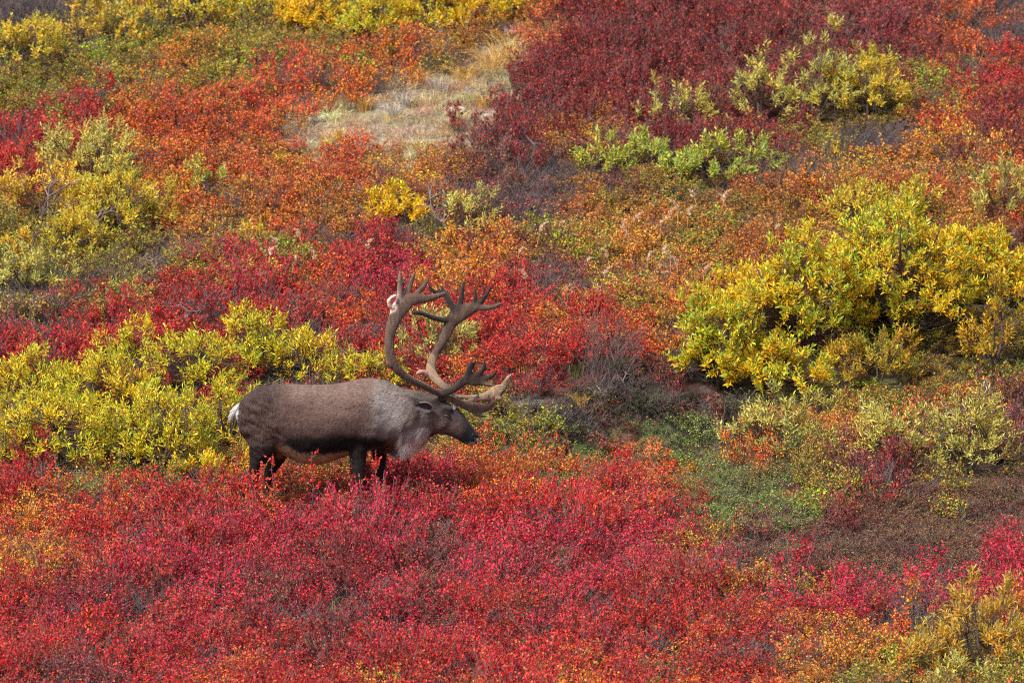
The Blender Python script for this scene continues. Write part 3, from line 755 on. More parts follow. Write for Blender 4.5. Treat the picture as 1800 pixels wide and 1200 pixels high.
class Loft:
    def __init__(s): s.V = []; s.F = []; s.n = 0
    def rings(s, rings):
        k, m = len(rings), len(rings[0]); b = s.n
        s.V.append(np.concatenate(rings)); s.n += k * m
        i = np.arange(k - 1)[:, None] * m; j = np.arange(m)[None]; j2 = (j + 1) % m
        s.F.append(np.stack([i + j, i + j2, i + m + j2, i + m + j], -1).reshape(-1, 4) + b)
        c = s.n; s.V.append(np.stack([rings[0].mean(0), rings[-1].mean(0)])); s.n += 2; jj = np.arange(m)
        s.F.append(np.stack([np.full(m, c), b + (jj + 1) % m, b + jj], -1)); s.F.append(np.stack([np.full(m, c + 1), b + (k - 1) * m + jj, b + (k - 1) * m + (jj + 1) % m], -1))
def interp(tab, n):
    tab = np.array(tab, float); d = np.r_[0, np.cumsum(np.abs(np.diff(tab[:, 0])) + .3 * np.abs(np.diff(tab[:, 1])) + 1e-3)]
    t = np.linspace(0, d[-1], n); out = np.stack([np.interp(t, d, tab[:, k]) for k in range(tab.shape[1])], 1)
    return out
TR = [(105,772,800,.02,0),(108,752,826,.075,0),(114,738,850,.115,0),(130,712,890,.165,0),(160,680,935,.21,0),(200,655,962,.235,0),(250,638,975,.25,0),(300,631,978,.258,0),(350,629,992,.268,0),(400,628,1020,.282,0),
 (450,629,1037,.30,0),(530,630,1044,.31,0),(600,628,1026,.30,0),(650,621,1008,.285,0),(700,609,990,.27,0),(750,600,978,.262,0),(790,597,970,.252,0),(840,603,962,.235,0),(880,616,952,.21,0),(920,633,940,.19,0),
 (960,649,935,.17,0),(1000,657,930,.155,0),(1040,664,922,.142,0),(1080,671,903,.13,0),(1120,684,886,.12,0),(1150,699,885,.113,0),(1180,714,888,.103,0),(1210,730,898,.092,0),(1240,750,914,.08,0),(1270,782,934,.07,0),(1300,822,944,.06,0),(1320,848,943,.057,0),(1336,868,934,.05,0),(1347,886,922,.034,0),(1352,900,910,.012,0)]
lf = Loft(); tb = interp(TR, 110)
ang = np.linspace(0, 2 * math.pi, 36, endpoint=False)
rings = []
for (u, tp, bt, hw, _) in tb:
    ca, sa = np.cos(ang), np.sin(ang)
    pw = .86
    yy = np.sign(ca) * np.abs(ca) ** pw * hw; zz = np.sign(sa) * np.abs(sa) ** .95
    # narrower towards the back line, fuller at the flank
    sh = np.where(u < 900, 1 - .16 * np.clip(zz, 0, 1) ** 2, 1 - .10 * np.abs(zz))
    v = (tp + bt) / 2 - zz * (bt - tp) / 2
    rings.append(np.stack([cw(u, vv, 0) + np.array([0, y_ * s_, 0]) for vv, y_, s_ in zip(v, yy, sh)]))
lf.rings(rings)
def leg(tab, yoff, seg=40):
    """rows: v, u0, u1, half width in m, y shift"""
    t = np.array(tab, float); d = t[:, 0]; vs = np.linspace(d[0], d[-1], seg); rs = []
    for v in vs:
        u0, u1, hw, ys_ = [np.interp(v, d, t[:, k]) for k in range(1, 5)]
        c = (u0 + u1) / 2; ru = (u1 - u0) / 2
        rs.append(np.stack([cw(c + ru * math.cos(a), v, 0) + np.array([0, yoff + ys_ + hw * math.sin(a), 0]) for a in np.linspace(0, 2 * math.pi, 20, endpoint=False)]))
    lf.rings(rs)
leg([(760,200,300,.05,.03),(820,140,330,.09,.02),(880,150,335,.105,.01),(930,165,325,.10,0),(975,176,305,.085,0),(1010,176,272,.065,0),(1050,172,242,.045,0),(1085,167,228,.036,0),(1105,168,222,.032,0),(1140,176,216,.026,0),(1200,182,214,.022,0),(1260,186,216,.024,0),(1285,184,226,.032,0),(1318,180,244,.042,0),(1331,180,250,.044,0)], -.145)
leg([(820,220,360,.07,-.02),(900,235,365,.09,0),(960,270,372,.08,0),(1000,285,372,.065,0),(1040,262,345,.052,0),(1080,244,312,.042,0),(1110,236,290,.034,0),(1150,240,280,.026,0),(1210,250,284,.022,0),(1270,256,288,.025,0),(1318,252,312,.042,0),(1331,252,318,.044,0)], .145)
leg([(740,720,850,.04,.05),(800,690,850,.075,.02),(860,682,830,.085,0),(910,683,800,.08,0),(960,685,782,.068,0),(1010,690,774,.055,0),(1060,700,768,.045,0),(1110,714,765,.036,0),(1140,718,766,.036,0),(1170,722,762,.028,0),(1220,726,758,.023,0),(1270,728,760,.025,0),(1318,722,784,.042,0),(1331,722,790,.044,0)], -.125)
leg([(800,780,900,.07,-.02),(880,785,905,.08,0),(940,792,893,.07,0),(990,800,878,.058,0),(1040,808,870,.046,0),(1100,820,864,.036,0),(1140,822,866,.036,0),(1180,828,862,.027,0),(1270,834,864,.025,0),(1318,828,890,.042,0),(1331,828,896,.044,0)], .125)
# throat fold, brisket
MN = [(870,890,940,.06),(900,870,955,.10),(930,860,968,.115),(970,850,974,.115),(1010,840,962,.105),(1045,830,940,.095),(1080,820,915,.085),(1115,810,895,.07)]
rs = []
for (u, tp, bt, hw) in interp(MN, 24):
    rs.append(np.stack([cw(u, (tp + bt) / 2 - math.sin(a) * (bt - tp) / 2, 0) + np.array([0, math.cos(a) * hw * (.8 + .2 * math.sin(a)), 0]) for a in np.linspace(0, 6.2832, 20, endpoint=False)]))
lf.rings(rs)
def ball(u, v, y, ru, rv, ry):
    rs = []
    for t in np.linspace(.05, math.pi - .05, 12):
        rs.append(np.stack([cw(u + ru * math.cos(t), v - rv * math.sin(t) * math.sin(a), 0) + np.array([0, y + ry * math.sin(t) * math.cos(a), 0]) for a in np.linspace(0, 6.2832, 18, endpoint=False)]))
    lf.rings(rs)
for s_ in (-1, 1):
    ball(770, 800, s_ * .185, 95, 130, .075)      # shoulder
    ball(235, 800, s_ * .165, 105, 140, .085)     # haunch
    ball(1150, 800, s_ * .078, 60, 62, .045)      # cheek
    ball(1185, 752, s_ * .083, 34, 18, .026)      # brow
    ball(1322, 895, s_ * .036, 20, 26, .024)      # nostril wing
    ball(930, 770, s_ * .12, 120, 110, .07)       # neck muscle
bodymesh = remesh(np.concatenate(lf.V) - RO, lf.F, .011, .5, 5)
BV, BN = mesh_arrays(bodymesh)

def uv_of(P):
    px, py, _ = project(P + RO); 
    # drawing coordinates of the same height and length on the animal's own mid plane
    q = P + RO; q = q.copy(); q[:, 1] = 0; px, py, _ = project(q)
    return (px - 380) * 2.926, (py - 460) * 2.926
def fur_color(P):
    u, v = uv_of(P); y = P[:, 1]; n = len(P)
    n1 = fbm(u / 70, v / 50, 5); n2 = fbm(u / 22, v / 22, 6); n3 = fbm(u / 9, v / 40, 8)
    brown = lin((82, 63, 58)); back = lin((120, 98, 88)); rump = lin((68, 52, 49)); grey = lin((158, 152, 150)); neck = lin((124, 115, 110))
    black = lin((12, 9, 10)); leg = lin((38, 29, 30)); cream = lin((168, 150, 122)); white = lin((244, 244, 244)); face = lin((72, 59, 59)); cheek = lin((112, 92, 84)); muz = lin((18, 17, 22))
    c = np.tile(brown, (n, 1))
    def mix(m, col): 
        nonlocal c
        m = np.clip(m, 0, 1)[:, None]; c = c * (1 - m) + col * m
    mix(.55 * smooth(760, 880, v) * smooth(850, 780, u), rump)
    mix(.85 * smooth(745 + 30 * n1, 640, v) * smooth(250, 450, u), back)
    mix(.85 * smooth(400, 180, u + 15 * n1), rump)
    mix(.5 * np.exp(-((u - 640) / 120) ** 2 - ((v - 760) / 70) ** 2), back)
    # grey shoulder and neck
    mix(.55 * smooth(760, 860, u + 30 * n1) * smooth(1150, 1080, u), neck)
    mix(.85 * np.exp(-((u - 895) / 70) ** 2 - ((v - 778 + 12 * n2) / 84) ** 2), grey)
    mix(.3 * np.exp(-((u - 850) / 45) ** 2 - ((v - 690) / 60) ** 2), grey)
    mix(.5 * np.exp(-((u - 985) / 75) ** 2 - ((v - 850) / 45) ** 2), grey)
    # dark flank band and cream belly
    top = np.interp(u, [330, 380, 500, 650, 760, 880, 930], [935, 893, 884, 876, 884, 905, 930]) + 9 * n2
    bot = np.interp(u, [330, 380, 450, 560, 690, 760], [930, 950, 972, 980, 962, 1010]) + 8 * n2
    fl = smooth(top - 20, top + 20, v) * smooth(335, 375, u) * smooth(925, 880, u)
    mix(fl * .97, black)
    mix(smooth(bot - 9, bot + 9, v) * smooth(300, 330, u) * smooth(705, 685, u), cream)
    mix(.9 * smooth(318, 345, u) * smooth(400, 360, u) * smooth(925, 945, v), cream)
    # legs
    hl = smooth(880, 1000, v) * smooth(335, 300, u + (v - 960) * .4) * (np.abs(y) > .04)
    mix(hl * .95, leg)
    mix(smooth(985, 1030, v) * smooth(420, 372, u), leg * .8)
    fw = smooth(905, 960, v) * smooth(675, 690, u) * smooth(915, 880, u) * (np.abs(y) > .045)
    mix(fw, leg * .85)
    mix(smooth(1040, 1080, v), leg * .8)
    mix(.45 * smooth(910, 880, u) * smooth(770, 800, u) * smooth(905, 930, v) * smooth(990, 965, v) * (np.abs(y) < .12), cream * .6)
    # throat
    mix(smooth(940, 975, u + 12 * n2) * smooth(1125, 1075, u) * smooth(852 - .25 * (u - 1000), 898 - .3 * (u - 1000), v + 16 * n2), white)
    mix(.7 * smooth(880, 905, u) * smooth(975, 945, u) * smooth(885, 915, v), lin((112, 98, 90)))
    mix(.6 * smooth(900, 930, u) * smooth(1000, 970, u) * smooth(975, 1000, v), white)
    # head
    hd = smooth(1105, 1150, u + .25 * (v - 780)); mix(hd, face)
    mix(.85 * np.exp(-((u - 1160) / 42) ** 2 - ((v - 830) / 42) ** 2), cheek); mix(.55 * np.exp(-((u - 1215) / 40) ** 2 - ((v - 845) / 26) ** 2), cheek)
    mix(.9 * np.exp(-((u - 1178) / 34) ** 2 - ((v - 768) / 32) ** 2), black)
    mix(.75 * smooth(30, 8, v - np.interp(u, [1150, 1210, 1240, 1270, 1300, 1336], [699, 730, 750, 782, 822, 868])) * smooth(1215, 1245, u), muz)
    mix(smooth(1225, 1290, u + .5 * (v - 880) + 8 * n2) , muz)
    mix(smooth(14, 6, np.hypot(u - 1226, (v - 741) * .9)), white)
    mix(.9 * smooth(11, 6, np.hypot((u - 1345) * .8, v - 914)) , white)
    mix(smooth(10, 4, np.abs(v - (936 - .25 * (u - 1300)))) * smooth(1292, 1302, u) * smooth(1332, 1322, u), white * .8)
    mix(smooth(118, 109, u + 5 * n2) * smooth(700, 740, v) * smooth(905, 860, v) * .8, white * .75)
    lum = np.exp(.16 * n1 + .16 * n2 + .14 * n3)
    return np.clip(c * lum[:, None], 0, .9)

def mat_fur(name, sheen=.12, bump=.45):
    m, n, out = newmat(name)
    p = N(n, 'ShaderNodeBsdfPrincipled'); p.inputs['Roughness'].default_value = .8; p.inputs['Specular IOR Level'].default_value = .15
    p.inputs['Sheen Weight'].default_value = sheen; p.inputs['Sheen Roughness'].default_value = .5; p.inputs['Sheen Tint'].default_value = (.9, .85, .8, 1)
    a = N(n, 'ShaderNodeAttribute', attribute_name='col')
    tc = N(n, 'ShaderNodeTexCoord'); mp = N(n, 'ShaderNodeMapping'); mp.inputs['Scale'].default_value = (45, 60, 110); mp.inputs['Rotation'].default_value = (0, .5, 0)
    n.links.new(tc.outputs['Object'], mp.inputs[0])
    tx = N(n, 'ShaderNodeTexNoise'); tx.inputs['Scale'].default_value = 1; tx.inputs['Detail'].default_value = 5; n.links.new(mp.outputs[0], tx.inputs['Vector'])
    mr = N(n, 'ShaderNodeMapRange'); mr.inputs[1].default_value = .3; mr.inputs[2].default_value = .7; mr.inputs[3].default_value = .78; mr.inputs[4].default_value = 1.2
    n.links.new(tx.outputs[0], mr.inputs[0])
    mm = N(n, 'ShaderNodeVectorMath', operation='SCALE'); n.links.new(a.outputs['Color'], mm.inputs[0]); n.links.new(mr.outputs[0], mm.inputs['Scale'])
    bp = N(n, 'ShaderNodeBump'); bp.inputs['Distance'].default_value = .02; bp.inputs['Strength'].default_value = bump; n.links.new(tx.outputs[0], bp.inputs['Height'])
    n.links.new(bp.outputs[0], p.inputs['Normal']); n.links.new(mm.outputs[0], p.inputs['Base Color']); n.links.new(p.outputs[0], out.inputs[0])
    return m
M_FUR = mat_fur('fur')
uu, vv = uv_of(BV)
nk = smooth(830, 920, uu) * smooth(1130, 1060, uu); hk = smooth(380, 300, uu) * smooth(1040, 960, vv) * smooth(650, 720, vv)
dsp = .012 * nk * fbm((uu + .25 * vv) / 26, vv / 120, 71, 2) + .012 * hk * fbm((uu + vv * .9) / 70, (vv - .5 * uu) / 26, 72, 2) + .007 * fbm(uu / 80, vv / 60, 73)
BV = BV + BN * dsp[:, None]; bodymesh.vertices.foreach_set('co', BV.astype(np.float32).ravel()); bodymesh.update(); BV, BN = mesh_arrays(bodymesh)
setcol(bodymesh, fur_color(BV)); bodymesh.materials.clear(); bodymesh.materials.append(M_FUR)
for p_ in bodymesh.polygons: p_.use_smooth = True
bodymesh.name = 'body'
obj('body', bodymesh, root)

# hair lying over the body
def hairs(name, P, Nn, D, L, W, col, up=.2):
    D = nrm(D - (D * Nn).sum(1, keepdims=True) * Nn + 1e-6); S = np.cross(D, Nn)
    d1 = nrm(D + Nn * up)
    V = np.stack([P - S * W[:, None] / 2 - Nn * .003, P + S * W[:, None] / 2 - Nn * .003, P + d1 * L[:, None]], 1).reshape(-1, 3)
    F = np.arange(len(P) * 3).reshape(-1, 3)
    me = mesh_from(name, V, [F], {'col': np.repeat(col, 3, 0)}, True, [M_HAIR])
    me.normals_split_custom_set(np.repeat(nrm(Nn + D * .25), 3, 0).astype(np.float32).tolist())
    o = obj(name, me, root); o['kind'] = 'stuff'; return o
def mat_hair():
    m, n, out = newmat('hair'); a = N(n, 'ShaderNodeAttribute', attribute_name='col')
    p = N(n, 'ShaderNodeBsdfPrincipled'); p.inputs['Roughness'].default_value = .75; p.inputs['Specular IOR Level'].default_value = .2
    n.links.new(a.outputs['Color'], p.inputs['Base Color']); tr = N(n, 'ShaderNodeBsdfTranslucent'); n.links.new(a.outputs['Color'], tr.inputs[0])
    mx = N(n, 'ShaderNodeMixShader'); mx.inputs[0].default_value = .08; n.links.new(p.outputs[0], mx.inputs[1]); n.links.new(tr.outputs[0], mx.inputs[2]); n.links.new(mx.outputs[0], out.inputs[0])
    return m
M_HAIR = mat_hair()
rh = np.random.RandomState(3)
NH = 90000; pick = rh.randint(0, len(BV), NH)
HP = BV[pick] + rh.normal(0, .004, (NH, 3)); HN = BN[pick]
hu, hv = uv_of(HP)
ok_ = np.hypot(hu - 1186, hv - 777) > 17; HP, HN, hu, hv = HP[ok_], HN[ok_], hu[ok_], hv[ok_]; NH = len(HP)
flow = np.stack([-1 + 0 * hu, 0 * hu, -.35 - .5 * smooth(700, 950, hv)], 1)
flow = np.where((hu < 330)[:, None], np.stack([-.5 + 0 * hu, 0 * hu, -.9 + 0 * hu], 1), flow)
flow += rh.normal(0, .22, (NH, 3))
hl_ = np.where((hu > 850) & (hu < 1120), 0.044, .030) * rh.uniform(.6, 1.2, NH) * np.where(hu > 1130, .45, 1) * np.where(hv > 1000, .5, 1)
hairs('coat', HP, HN, flow, hl_, np.full(NH, .0030), fur_color(HP + rh.normal(0, .012, (NH, 3))) * np.exp(rh.normal(0, .10, NH) + .50 * fbm((hu + .4 * hv) / 30, (hv - .3 * hu) / 12, 88))[:, None], .12)
# long throat hair
mk = np.where((fur_color(BV).min(1) > .35) & (uv_of(BV)[0] > 900) & (uv_of(BV)[0] < 1120) | ((uv_of(BV)[0] > 900) & (uv_of(BV)[0] < 1075) & (uv_of(BV)[1] > 930)))[0]
NM = 12000; pk = mk[rh.randint(0, len(mk), NM)]; MP = BV[pk] + rh.normal(0, .004, (NM, 3))
fl2 = np.tile([-.38, 0, -1.0], (NM, 1)) + rh.normal(0, .16, (NM, 3))
hairs('throat_mane', MP, BN[pk], fl2, .105 * rh.uniform(.35, 1.25, NM), np.full(NM, .0045), np.clip(fur_color(MP) * np.exp(rh.normal(0, .18, NM))[:, None], 0, .88), .28)

# tail
lt = Loft(); TT = [(0, 128, 728, .02), (1, 112, 740, .035), (2, 98, 758, .04), (3, 88, 780, .036), (4, 80, 800, .024), (5, 74, 814, .008)]
rs = []
for (_, u, v, rr) in interp(TT, 14):
    c = cw(u, v, 0); rs.append(np.stack([c + np.array([rr * math.cos(a) * .75 + 0, rr * math.sin(a), rr * math.cos(a) * .35]) for a in np.linspace(0, 6.2832, 14, endpoint=False)]))
lt.rings(rs); tm = remesh(np.concatenate(lt.V) - RO, lt.F, .007, .5, 2); tv, tn = mesh_arrays(tm); setcol(tm, np.tile(lin((238, 234, 232)), (len(tv), 1))); tm.materials.clear(); tm.materials.append(M_FUR)
for p_ in tm.polygons: p_.use_smooth = True
to = obj('tail', tm, root)
NT = 1500; pk = rh.randint(0, len(tv), NT)
ho = hairs('tail_hair', tv[pk], tn[pk], np.tile([-.45, 0, -1.], (NT, 1)) + rh.normal(0, .25, (NT, 3)), .03 * rh.uniform(.6, 1.3, NT), np.full(NT, .004), np.tile(lin((240, 238, 236)), (NT, 1)) * rh.uniform(.8, 1.05, (NT, 1)), .45)
ho.parent = to

# ears: cupped, pointing back
def ear(sgn, du, dv):
    base = cw(1112 + du, 742 + dv, 0) - RO + [0, sgn * .125, 0]; tip = cw(1034 + du, 712 + dv, 0) - RO + [0, sgn * .225, 0]
    ax = tip - base; L = np.linalg.norm(ax); ax /= L; opn = nrm(np.array([-.1, sgn * 1.0, -.35])); sd = np.cross(ax, opn)
    rows = []; cols = []; k, m = 12, 13
    for i_ in range(k):
        f = i_ / (k - 1); wd = .060 * math.sin(math.pi * (f * .82 + .16)) ** .7 * (1 if f < .97 else .3)
        for j_ in range(m):
            g = j_ / (m - 1) * 2 - 1
            rows.append(base + ax * L * f + sd * wd * g - opn * wd * .7 * (1 - g * g) + opn * .045); cols.append((f, g))
    k_ = np.array(cols); V = np.array(rows); n0 = len(V); V2 = V - opn * .009 * (1 - np.abs(k_[:, 1:2]) * .8)
    F = []
    for i_ in range(k - 1):
        for j_ in range(m - 1):
            a = i_ * m + j_; F.append([a, a + 1, a + m + 1, a + m]); F.append([n0 + a, n0 + a + m, n0 + a + m + 1, n0 + a + 1])
    for i_ in range(k - 1):
        for j_ in (0, m - 1):
            a = i_ * m + j_; F.append([a, a + m, n0 + a + m, n0 + a])
    inner = np.where((np.abs(k_[:, 1:2]) < .55), lin((74, 70, 72)), lin((190, 186, 184))); outer = np.tile(lin((120, 106, 102)), (n0, 1))
    inner = np.where(k_[:, :1] > .82, lin((60, 50, 50)), inner)
    o = obj('ear', mesh_from('ear', np.concatenate([V, V2]), [np.array(F)], {'col': np.concatenate([inner, outer])}, True, [M_FUR]), root)
    NE = 700; q = rh.randint(0, n0, NE)
    h = hairs('ear_hair', V2[q] if False else V[q], np.tile(opn, (NE, 1)), np.tile(ax, (NE, 1)) + rh.normal(0, .35, (NE, 3)), .018 * rh.uniform(.5, 1.2, NE), np.full(NE, .0025), inner[q] * rh.uniform(.7, 1.3, (NE, 1)), .5)
    h.parent = o
ear(-1, 0, 0); ear(1, 14, -18)

# eyes, nostrils, mouth
def mat_gloss(name, rgb, ro):
    m, n, out = newmat(name); p = N(n, 'ShaderNodeBsdfPrincipled'); p.inputs['Base Color'].default_value = (*lin(rgb), 1); p.inputs['Roughness'].default_value = ro
    tx = N(n, 'ShaderNodeTexNoise'); tx.inputs['Scale'].default_value = 80; mr = N(n, 'ShaderNodeMapRange'); mr.inputs[3].default_value = ro * .7; mr.inputs[4].default_value = ro * 1.4
    n.links.new(tx.outputs[0], mr.inputs[0]); n.links.new(mr.outputs[0], p.inputs['Roughness']); n.links.new(p.outputs[0], out.inputs[0]); return m
M_EYE = mat_gloss('eye', (22, 14, 12), .08); M_NOSE = mat_gloss('nostril_skin', (12, 10, 12), .5)
def blob(name, c, r3, mat, col=None, parent=root, tilt=0):
    V = []; F = []
    for t in np.linspace(.02, math.pi - .02, 12):
        for a in np.linspace(0, 6.2832, 18, endpoint=False):
            x, z = r3[0] * math.sin(t) * math.cos(a), r3[2] * math.sin(t) * math.sin(a)
            V.append([x * math.cos(tilt) - z * math.sin(tilt), r3[1] * math.cos(t), x * math.sin(tilt) + z * math.cos(tilt)])
    for i_ in range(11):
        for j_ in range(18): F.append([i_ * 18 + j_, i_ * 18 + (j_ + 1) % 18, (i_ + 1) * 18 + (j_ + 1) % 18, (i_ + 1) * 18 + j_])
    V = np.array(V) + c
    return obj(name, mesh_from(name, V, [np.array(F)], {'col': np.tile(col if col is not None else [0, 0, 0], (len(V), 1))}, True, [mat]), parent)
def surf_y(u, v, sgn):
    uu, vv = uv_of(BV); m = (np.hypot(uu - u, vv - v) < 10) & (BV[:, 1] * sgn > 0)
    return BV[m][:, 1].min() if sgn < 0 else BV[m][:, 1].max()
for sgn in (-1, 1):
    yy = surf_y(1186, 777, sgn); e = cw(1186, 777, 0) - RO; e[1] = yy - sgn * .006
    eo = blob('eye', e, (.020, .019, .017), M_EYE)
    blob('eyelid', e + [-.001, sgn * .0015, .0085], (.024, .0185, .009), M_FUR, lin((30, 24, 26)), eo, -.35)
    blob('eyelid', e + [0, sgn * .001, -.0115], (.022, .0185, .006), M_FUR, lin((120, 104, 96)), eo, -.35)
    yy = surf_y(1316, 888, sgn); e = cw(1318, 888, 0) - RO; e[1] = yy - sgn * .002
    blob('nostril', e, (.007, .006, .013), M_NOSE, tilt=-.5)
T = Tubes(6)
for sgn in (-1, 1):
    pts = []
    for (u, v) in [(1345, 914), (1330, 924), (1312, 930), (1292, 929), (1274, 921)]:
        q = cw(u, v, 0) - RO; q[1] = surf_y(u, v - 4, sgn) - sgn * .001; pts.append(q)
    T.add(pts, [.002, .003, .003, .003, .001])
obj('mouth_line', T.mesh('mouth_line', [M_NOSE]), root)
for (u0, v0, yo) in [(212, 1322, -.145), (284, 1322, .145), (756, 1322, -.125), (862, 1322, .125)]:
    for s_ in (-1, 1):
        c = cw(u0 + 4, v0 - 3, 0) - RO + [0, yo + s_ * .022, 0]; blob('hoof', c, (.062, .024, .034), M_NOSE)

# antlers. drawing units: 4.8 per photo pixel from (660,460)
def aw(a, b, y): return at(660 + a / 4.8, 460 + b / 4.8, y) - RO
AU = 1 / (4.8 * SX)
def antler(name_label, tubes, sgn):
    """tube: list of (a, b, y, width) in drawing units; colour; flatness"""
    lf_ = Tubes(14); meta = []
    for (pts, col, flat) in tubes:
        p = np.array(pts, float); d = np.r_[0, np.cumsum(np.hypot(np.diff(p[:, 0]), np.diff(p[:, 1])))]
        n = max(6, int(d[-1] / 9)); t = np.linspace(0, d[-1], n)
        # smooth the polyline a little
        q = np.stack([np.interp(t, d, p[:, k]) for k in range(4)], 1)
        for _ in range(max(2, n // 10)):
            q[1:-1] = (q[:-2] + 2 * q[1:-1] + q[2:]) / 4
        P = np.array([aw(a, b, y) for a, b, y, _ in q])
        rad = np.maximum(q[:, 3] * AU / 2 * 1.0, .0068)
        rad[-1] *= .7
        fl = np.clip(flat * .026 / np.maximum(rad, .001), .3, 1.0) if flat else np.ones(n) * .9
        lf_.add(P, rad, 0.0, flat=fl); meta.append((P, col))
    V, F, _ = lf_.data()
    me = remesh(V, F, .0062, .5, 3); AV, AN = mesh_arrays(me)
    allP = np.concatenate([m[0] for m in meta]); allC = np.concatenate([np.tile(lin(m[1]), (len(m[0]), 1)) for m in meta])
    col = np.empty((len(AV), 3))
    for s in range(0, len(AV), 4000):
        dd = ((AV[s:s + 4000, None] - allP[None]) ** 2).sum(-1); w_ = np.exp(-dd / .0006) + 1e-12
        col[s:s + 4000] = (w_ @ allC) / w_.sum(1, keepdims=True)
    gr = fbm((AV[:, 0] + AV[:, 1]) * 60, AV[:, 2] * 16, 4); AV = AV + AN * (.0025 * gr)[:, None]; me.vertices.foreach_set('co', AV.astype(np.float32).ravel())
    col *= np.exp(.45 * gr + .22 * fbm(AV[:, 0] * 90, AV[:, 2] * 60, 14))[:, None]
    setcol(me, col); me.materials.clear(); me.materials.append(M_ANT)
    for p_ in me.polygons: p_.use_smooth = True
    me.name = 'antler'; o = obj('antler', me, root); o['label'] = name_label
    NV = 5000; pk = rh.randint(0, len(AV), NV)
    h = hairs('velvet', AV[pk], AN[pk], rh.normal(0, 1, (NV, 3)), .010 * rh.uniform(.5, 1.2, NV), np.full(NV, .0018), col[pk] * 1.2 * rh.uniform(.8, 1.2, (NV, 1)), 1.2)
    h.parent = o
M_ANT = mat_fur('velvet', .3, .35)
vb = (84, 66, 57); vd = (44, 34, 31); vt = (152, 128, 104); vp = (236, 214, 192)  # tube tones: base brown, darker, paler tan, cream
near = [
 ([(560,1112,-.06,62),(500,1095,-.11,62),(430,1058,-.17,60),(330,1012,-.24,62),(250,968,-.29,68),(185,908,-.33,78),(140,850,-.35,86),(117,760,-.36,80),(117,660,-.36,80),(135,560,-.36,94),(165,470,-.35,116),(205,390,-.34,140),(245,330,-.33,130)], vb, 1.0),
 ([(215,400,-.34,120),(285,325,-.33,112),(350,312,-.32,92),(420,314,-.30,70),(480,302,-.28,56),(540,282,-.26,44),(596,262,-.24,22)], vb, .8),
 ([(215,350,-.33,90),(206,280,-.34,56),(207,200,-.35,46),(208,130,-.36,34),(206,72,-.37,12)], (112,98,90), .8),
 ([(222,190,-.35,24),(236,158,-.35,14)], vb, .8),
 ([(262,310,-.32,66),(276,250,-.31,52),(298,180,-.30,38),(318,125,-.30,28),(336,86,-.29,14)], vb, .8),
 ([(330,300,-.31,64),(365,252,-.30,50),(408,205,-.28,40),(436,162,-.27,30),(455,124,-.26,14)], vb, .8),
 ([(150,388,-.36,34),(116,368,-.38,32),(108,330,-.40,30),(136,298,-.40,28),(175,282,-.38,24)], vp, .8),
 ([(130,880,-.35,50),(104,872,-.37,24),(96,850,-.38,12)], vb, .8),
 ([(540,1112,-.07,60),(600,1100,-.12,56),(660,1078,-.15,56),(710,1040,-.18,60),(750,1000,-.20,80),(800,985,-.21,112),(850,990,-.22,120),(900,1000,-.22,96),(945,1012,-.22,60)], vd, .7),
 ([(775,985,-.21,70),(785,930,-.22,56),(802,880,-.23,46),(815,838,-.24,30)], vd, .7),
 ([(815,900,-.22,30),(845,830,-.22,16)], vd, .7),
 ([(850,965,-.22,60),(893,930,-.23,44),(918,890,-.24,36),(920,820,-.25,14)], vd, .7),
 ([(910,985,-.22,54),(960,975,-.23,40),(1000,950,-.24,32),(1024,915,-.25,18)], vd, .7),
 ([(920,1020,-.22,44),(960,1040,-.22,34),(990,1035,-.22,26)], (120,96,80), .7),
]
def c3(x, y): return (640 - 660 + x / 5.456) * 4.8, (640 - 460 + y / 5.456) * 4.8
def t3(rows): return [(*c3(x, y), yy, wd * 4.8 / 5.456) for (x, y, yy, wd) in rows]
near += [   # brow shovel of the near side
 (t3([(770,300,-.06,70),(830,330,-.07,70),(900,365,-.06,72),(960,392,-.05,80),(1020,410,-.04,96),(1080,420,-.03,100),(1140,425,-.02,90),(1190,415,-.02,66),(1230,385,-.02,44),(1256,350,-.02,26)]), (78,62,54), .6),
 (t3([(960,375,-.04,60),(1030,345,-.03,44),(1100,335,-.02,40),(1160,330,-.02,36),(1225,340,-.02,24)]), (112,90,74), .6),
 (t3([(1050,335,-.03,34),(1085,310,-.03,24),(1108,288,-.03,14)]), vd, .6),
 (t3([(1195,325,-.02,28),(1192,305,-.02,20),(1194,288,-.02,14)]), vd, .6),
 (t3([(1040,440,-.03,60),(1090,480,-.02,44),(1150,500,-.02,24)]), (78,62,54), .6),
]
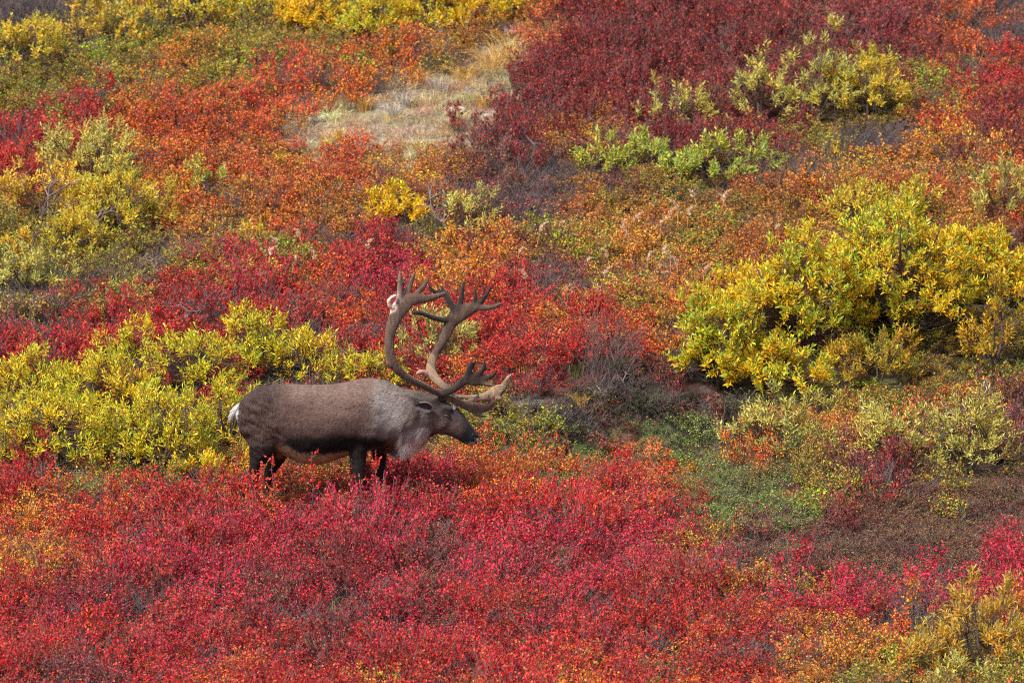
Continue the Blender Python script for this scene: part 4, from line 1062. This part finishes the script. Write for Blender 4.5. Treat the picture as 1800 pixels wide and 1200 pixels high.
farr = [
 ([(640,1100,.06,60),(600,1060,.11,62),(550,1025,.17,64),(500,980,.23,74),(466,925,.27,86),(466,870,.30,78),(490,800,.33,70),(530,730,.35,68),(570,670,.36,76),(598,610,.36,92),(618,550,.36,100),(655,480,.36,124),(720,435,.35,140),(790,400,.34,108),(850,378,.33,84)], vb, 1.0),
 ([(600,1062,.11,58),(550,1026,.17,60),(500,982,.23,68),(468,926,.27,78),(468,872,.30,70),(488,805,.33,62)], vt, 1.0),
 ([(820,388,.33,88),(880,384,.32,58),(930,390,.31,48),(990,382,.30,42),(1035,366,.29,34),(1062,346,.28,20)], vb, .8),
 ([(440,948,.26,60),(400,928,.24,46),(355,938,.22,34),(345,945,.22,22)], (150,120,104), .8),
 ([(392,918,.24,12),(365,905,.23,10),(348,893,.22,8)], (206,120,116), .8),
 ([(640,490,.36,70),(570,492,.34,46),(480,470,.31,44),(400,437,.28,40),(345,428,.26,38),(306,430,.25,30)], vd, .8),
 ([(400,440,.28,30),(388,408,.28,16)], vd, .8),
 ([(680,420,.36,90),(645,370,.37,60),(612,318,.38,62),(585,270,.39,52),(566,235,.39,30),(556,200,.39,14)], vd, .8),
 ([(590,285,.39,40),(545,258,.38,38),(500,254,.37,40),(464,225,.36,30),(442,180,.35,12)], vd, .8),
 ([(700,420,.36,80),(715,365,.37,54),(726,290,.38,42),(738,220,.38,30),(744,168,.38,14)], vd, .8),
 ([(830,380,.34,60),(842,325,.34,42),(843,280,.34,30),(839,222,.34,14)], vd, .8),
 ([(870,370,.33,60),(905,320,.32,42),(945,262,.31,34),(982,202,.30,14)], vd, .8),
]
farr += [   # pale palmate bez of the far side
 (t3([(790,300,.06,60),(860,305,.10,40),(940,312,.12,44),(1020,318,.14,50),(1100,318,.16,60),(1180,300,.17,84),(1240,275,.18,110),(1290,250,.18,120),(1325,215,.18,90)]), vt, .6),
 (t3([(1320,235,.18,80),(1350,185,.18,56),(1372,140,.18,36),(1388,105,.18,16)]), vt, .6),
 (t3([(1345,215,.18,60),(1385,160,.19,30),(1410,90,.19,14)]), vt, .6),
 (t3([(1300,290,.18,50),(1322,270,.17,36),(1318,235,.17,16)]), vd, .6),
 (t3([(1355,215,.18,24),(1365,165,.17,20),(1362,140,.17,12)]), vd, .6),
 (t3([(1270,310,.18,60),(1300,325,.18,44),(1325,330,.18,24)]), vt, .6),
]
antler('nearer antler, velvet darker on the front palm, with a pale peeled patch near its top', near, -1)
antler('farther antler, paler lower beam and pale palm over the face', farr, 1)
# skull base where both antlers grow
for sgn in (-1, 1):
    c = cw(1163, 702, 0) - RO + [0, sgn * .045, 0]; blob('antler_base', c, (.042, .034, .034), M_FUR, lin((40, 32, 32)))
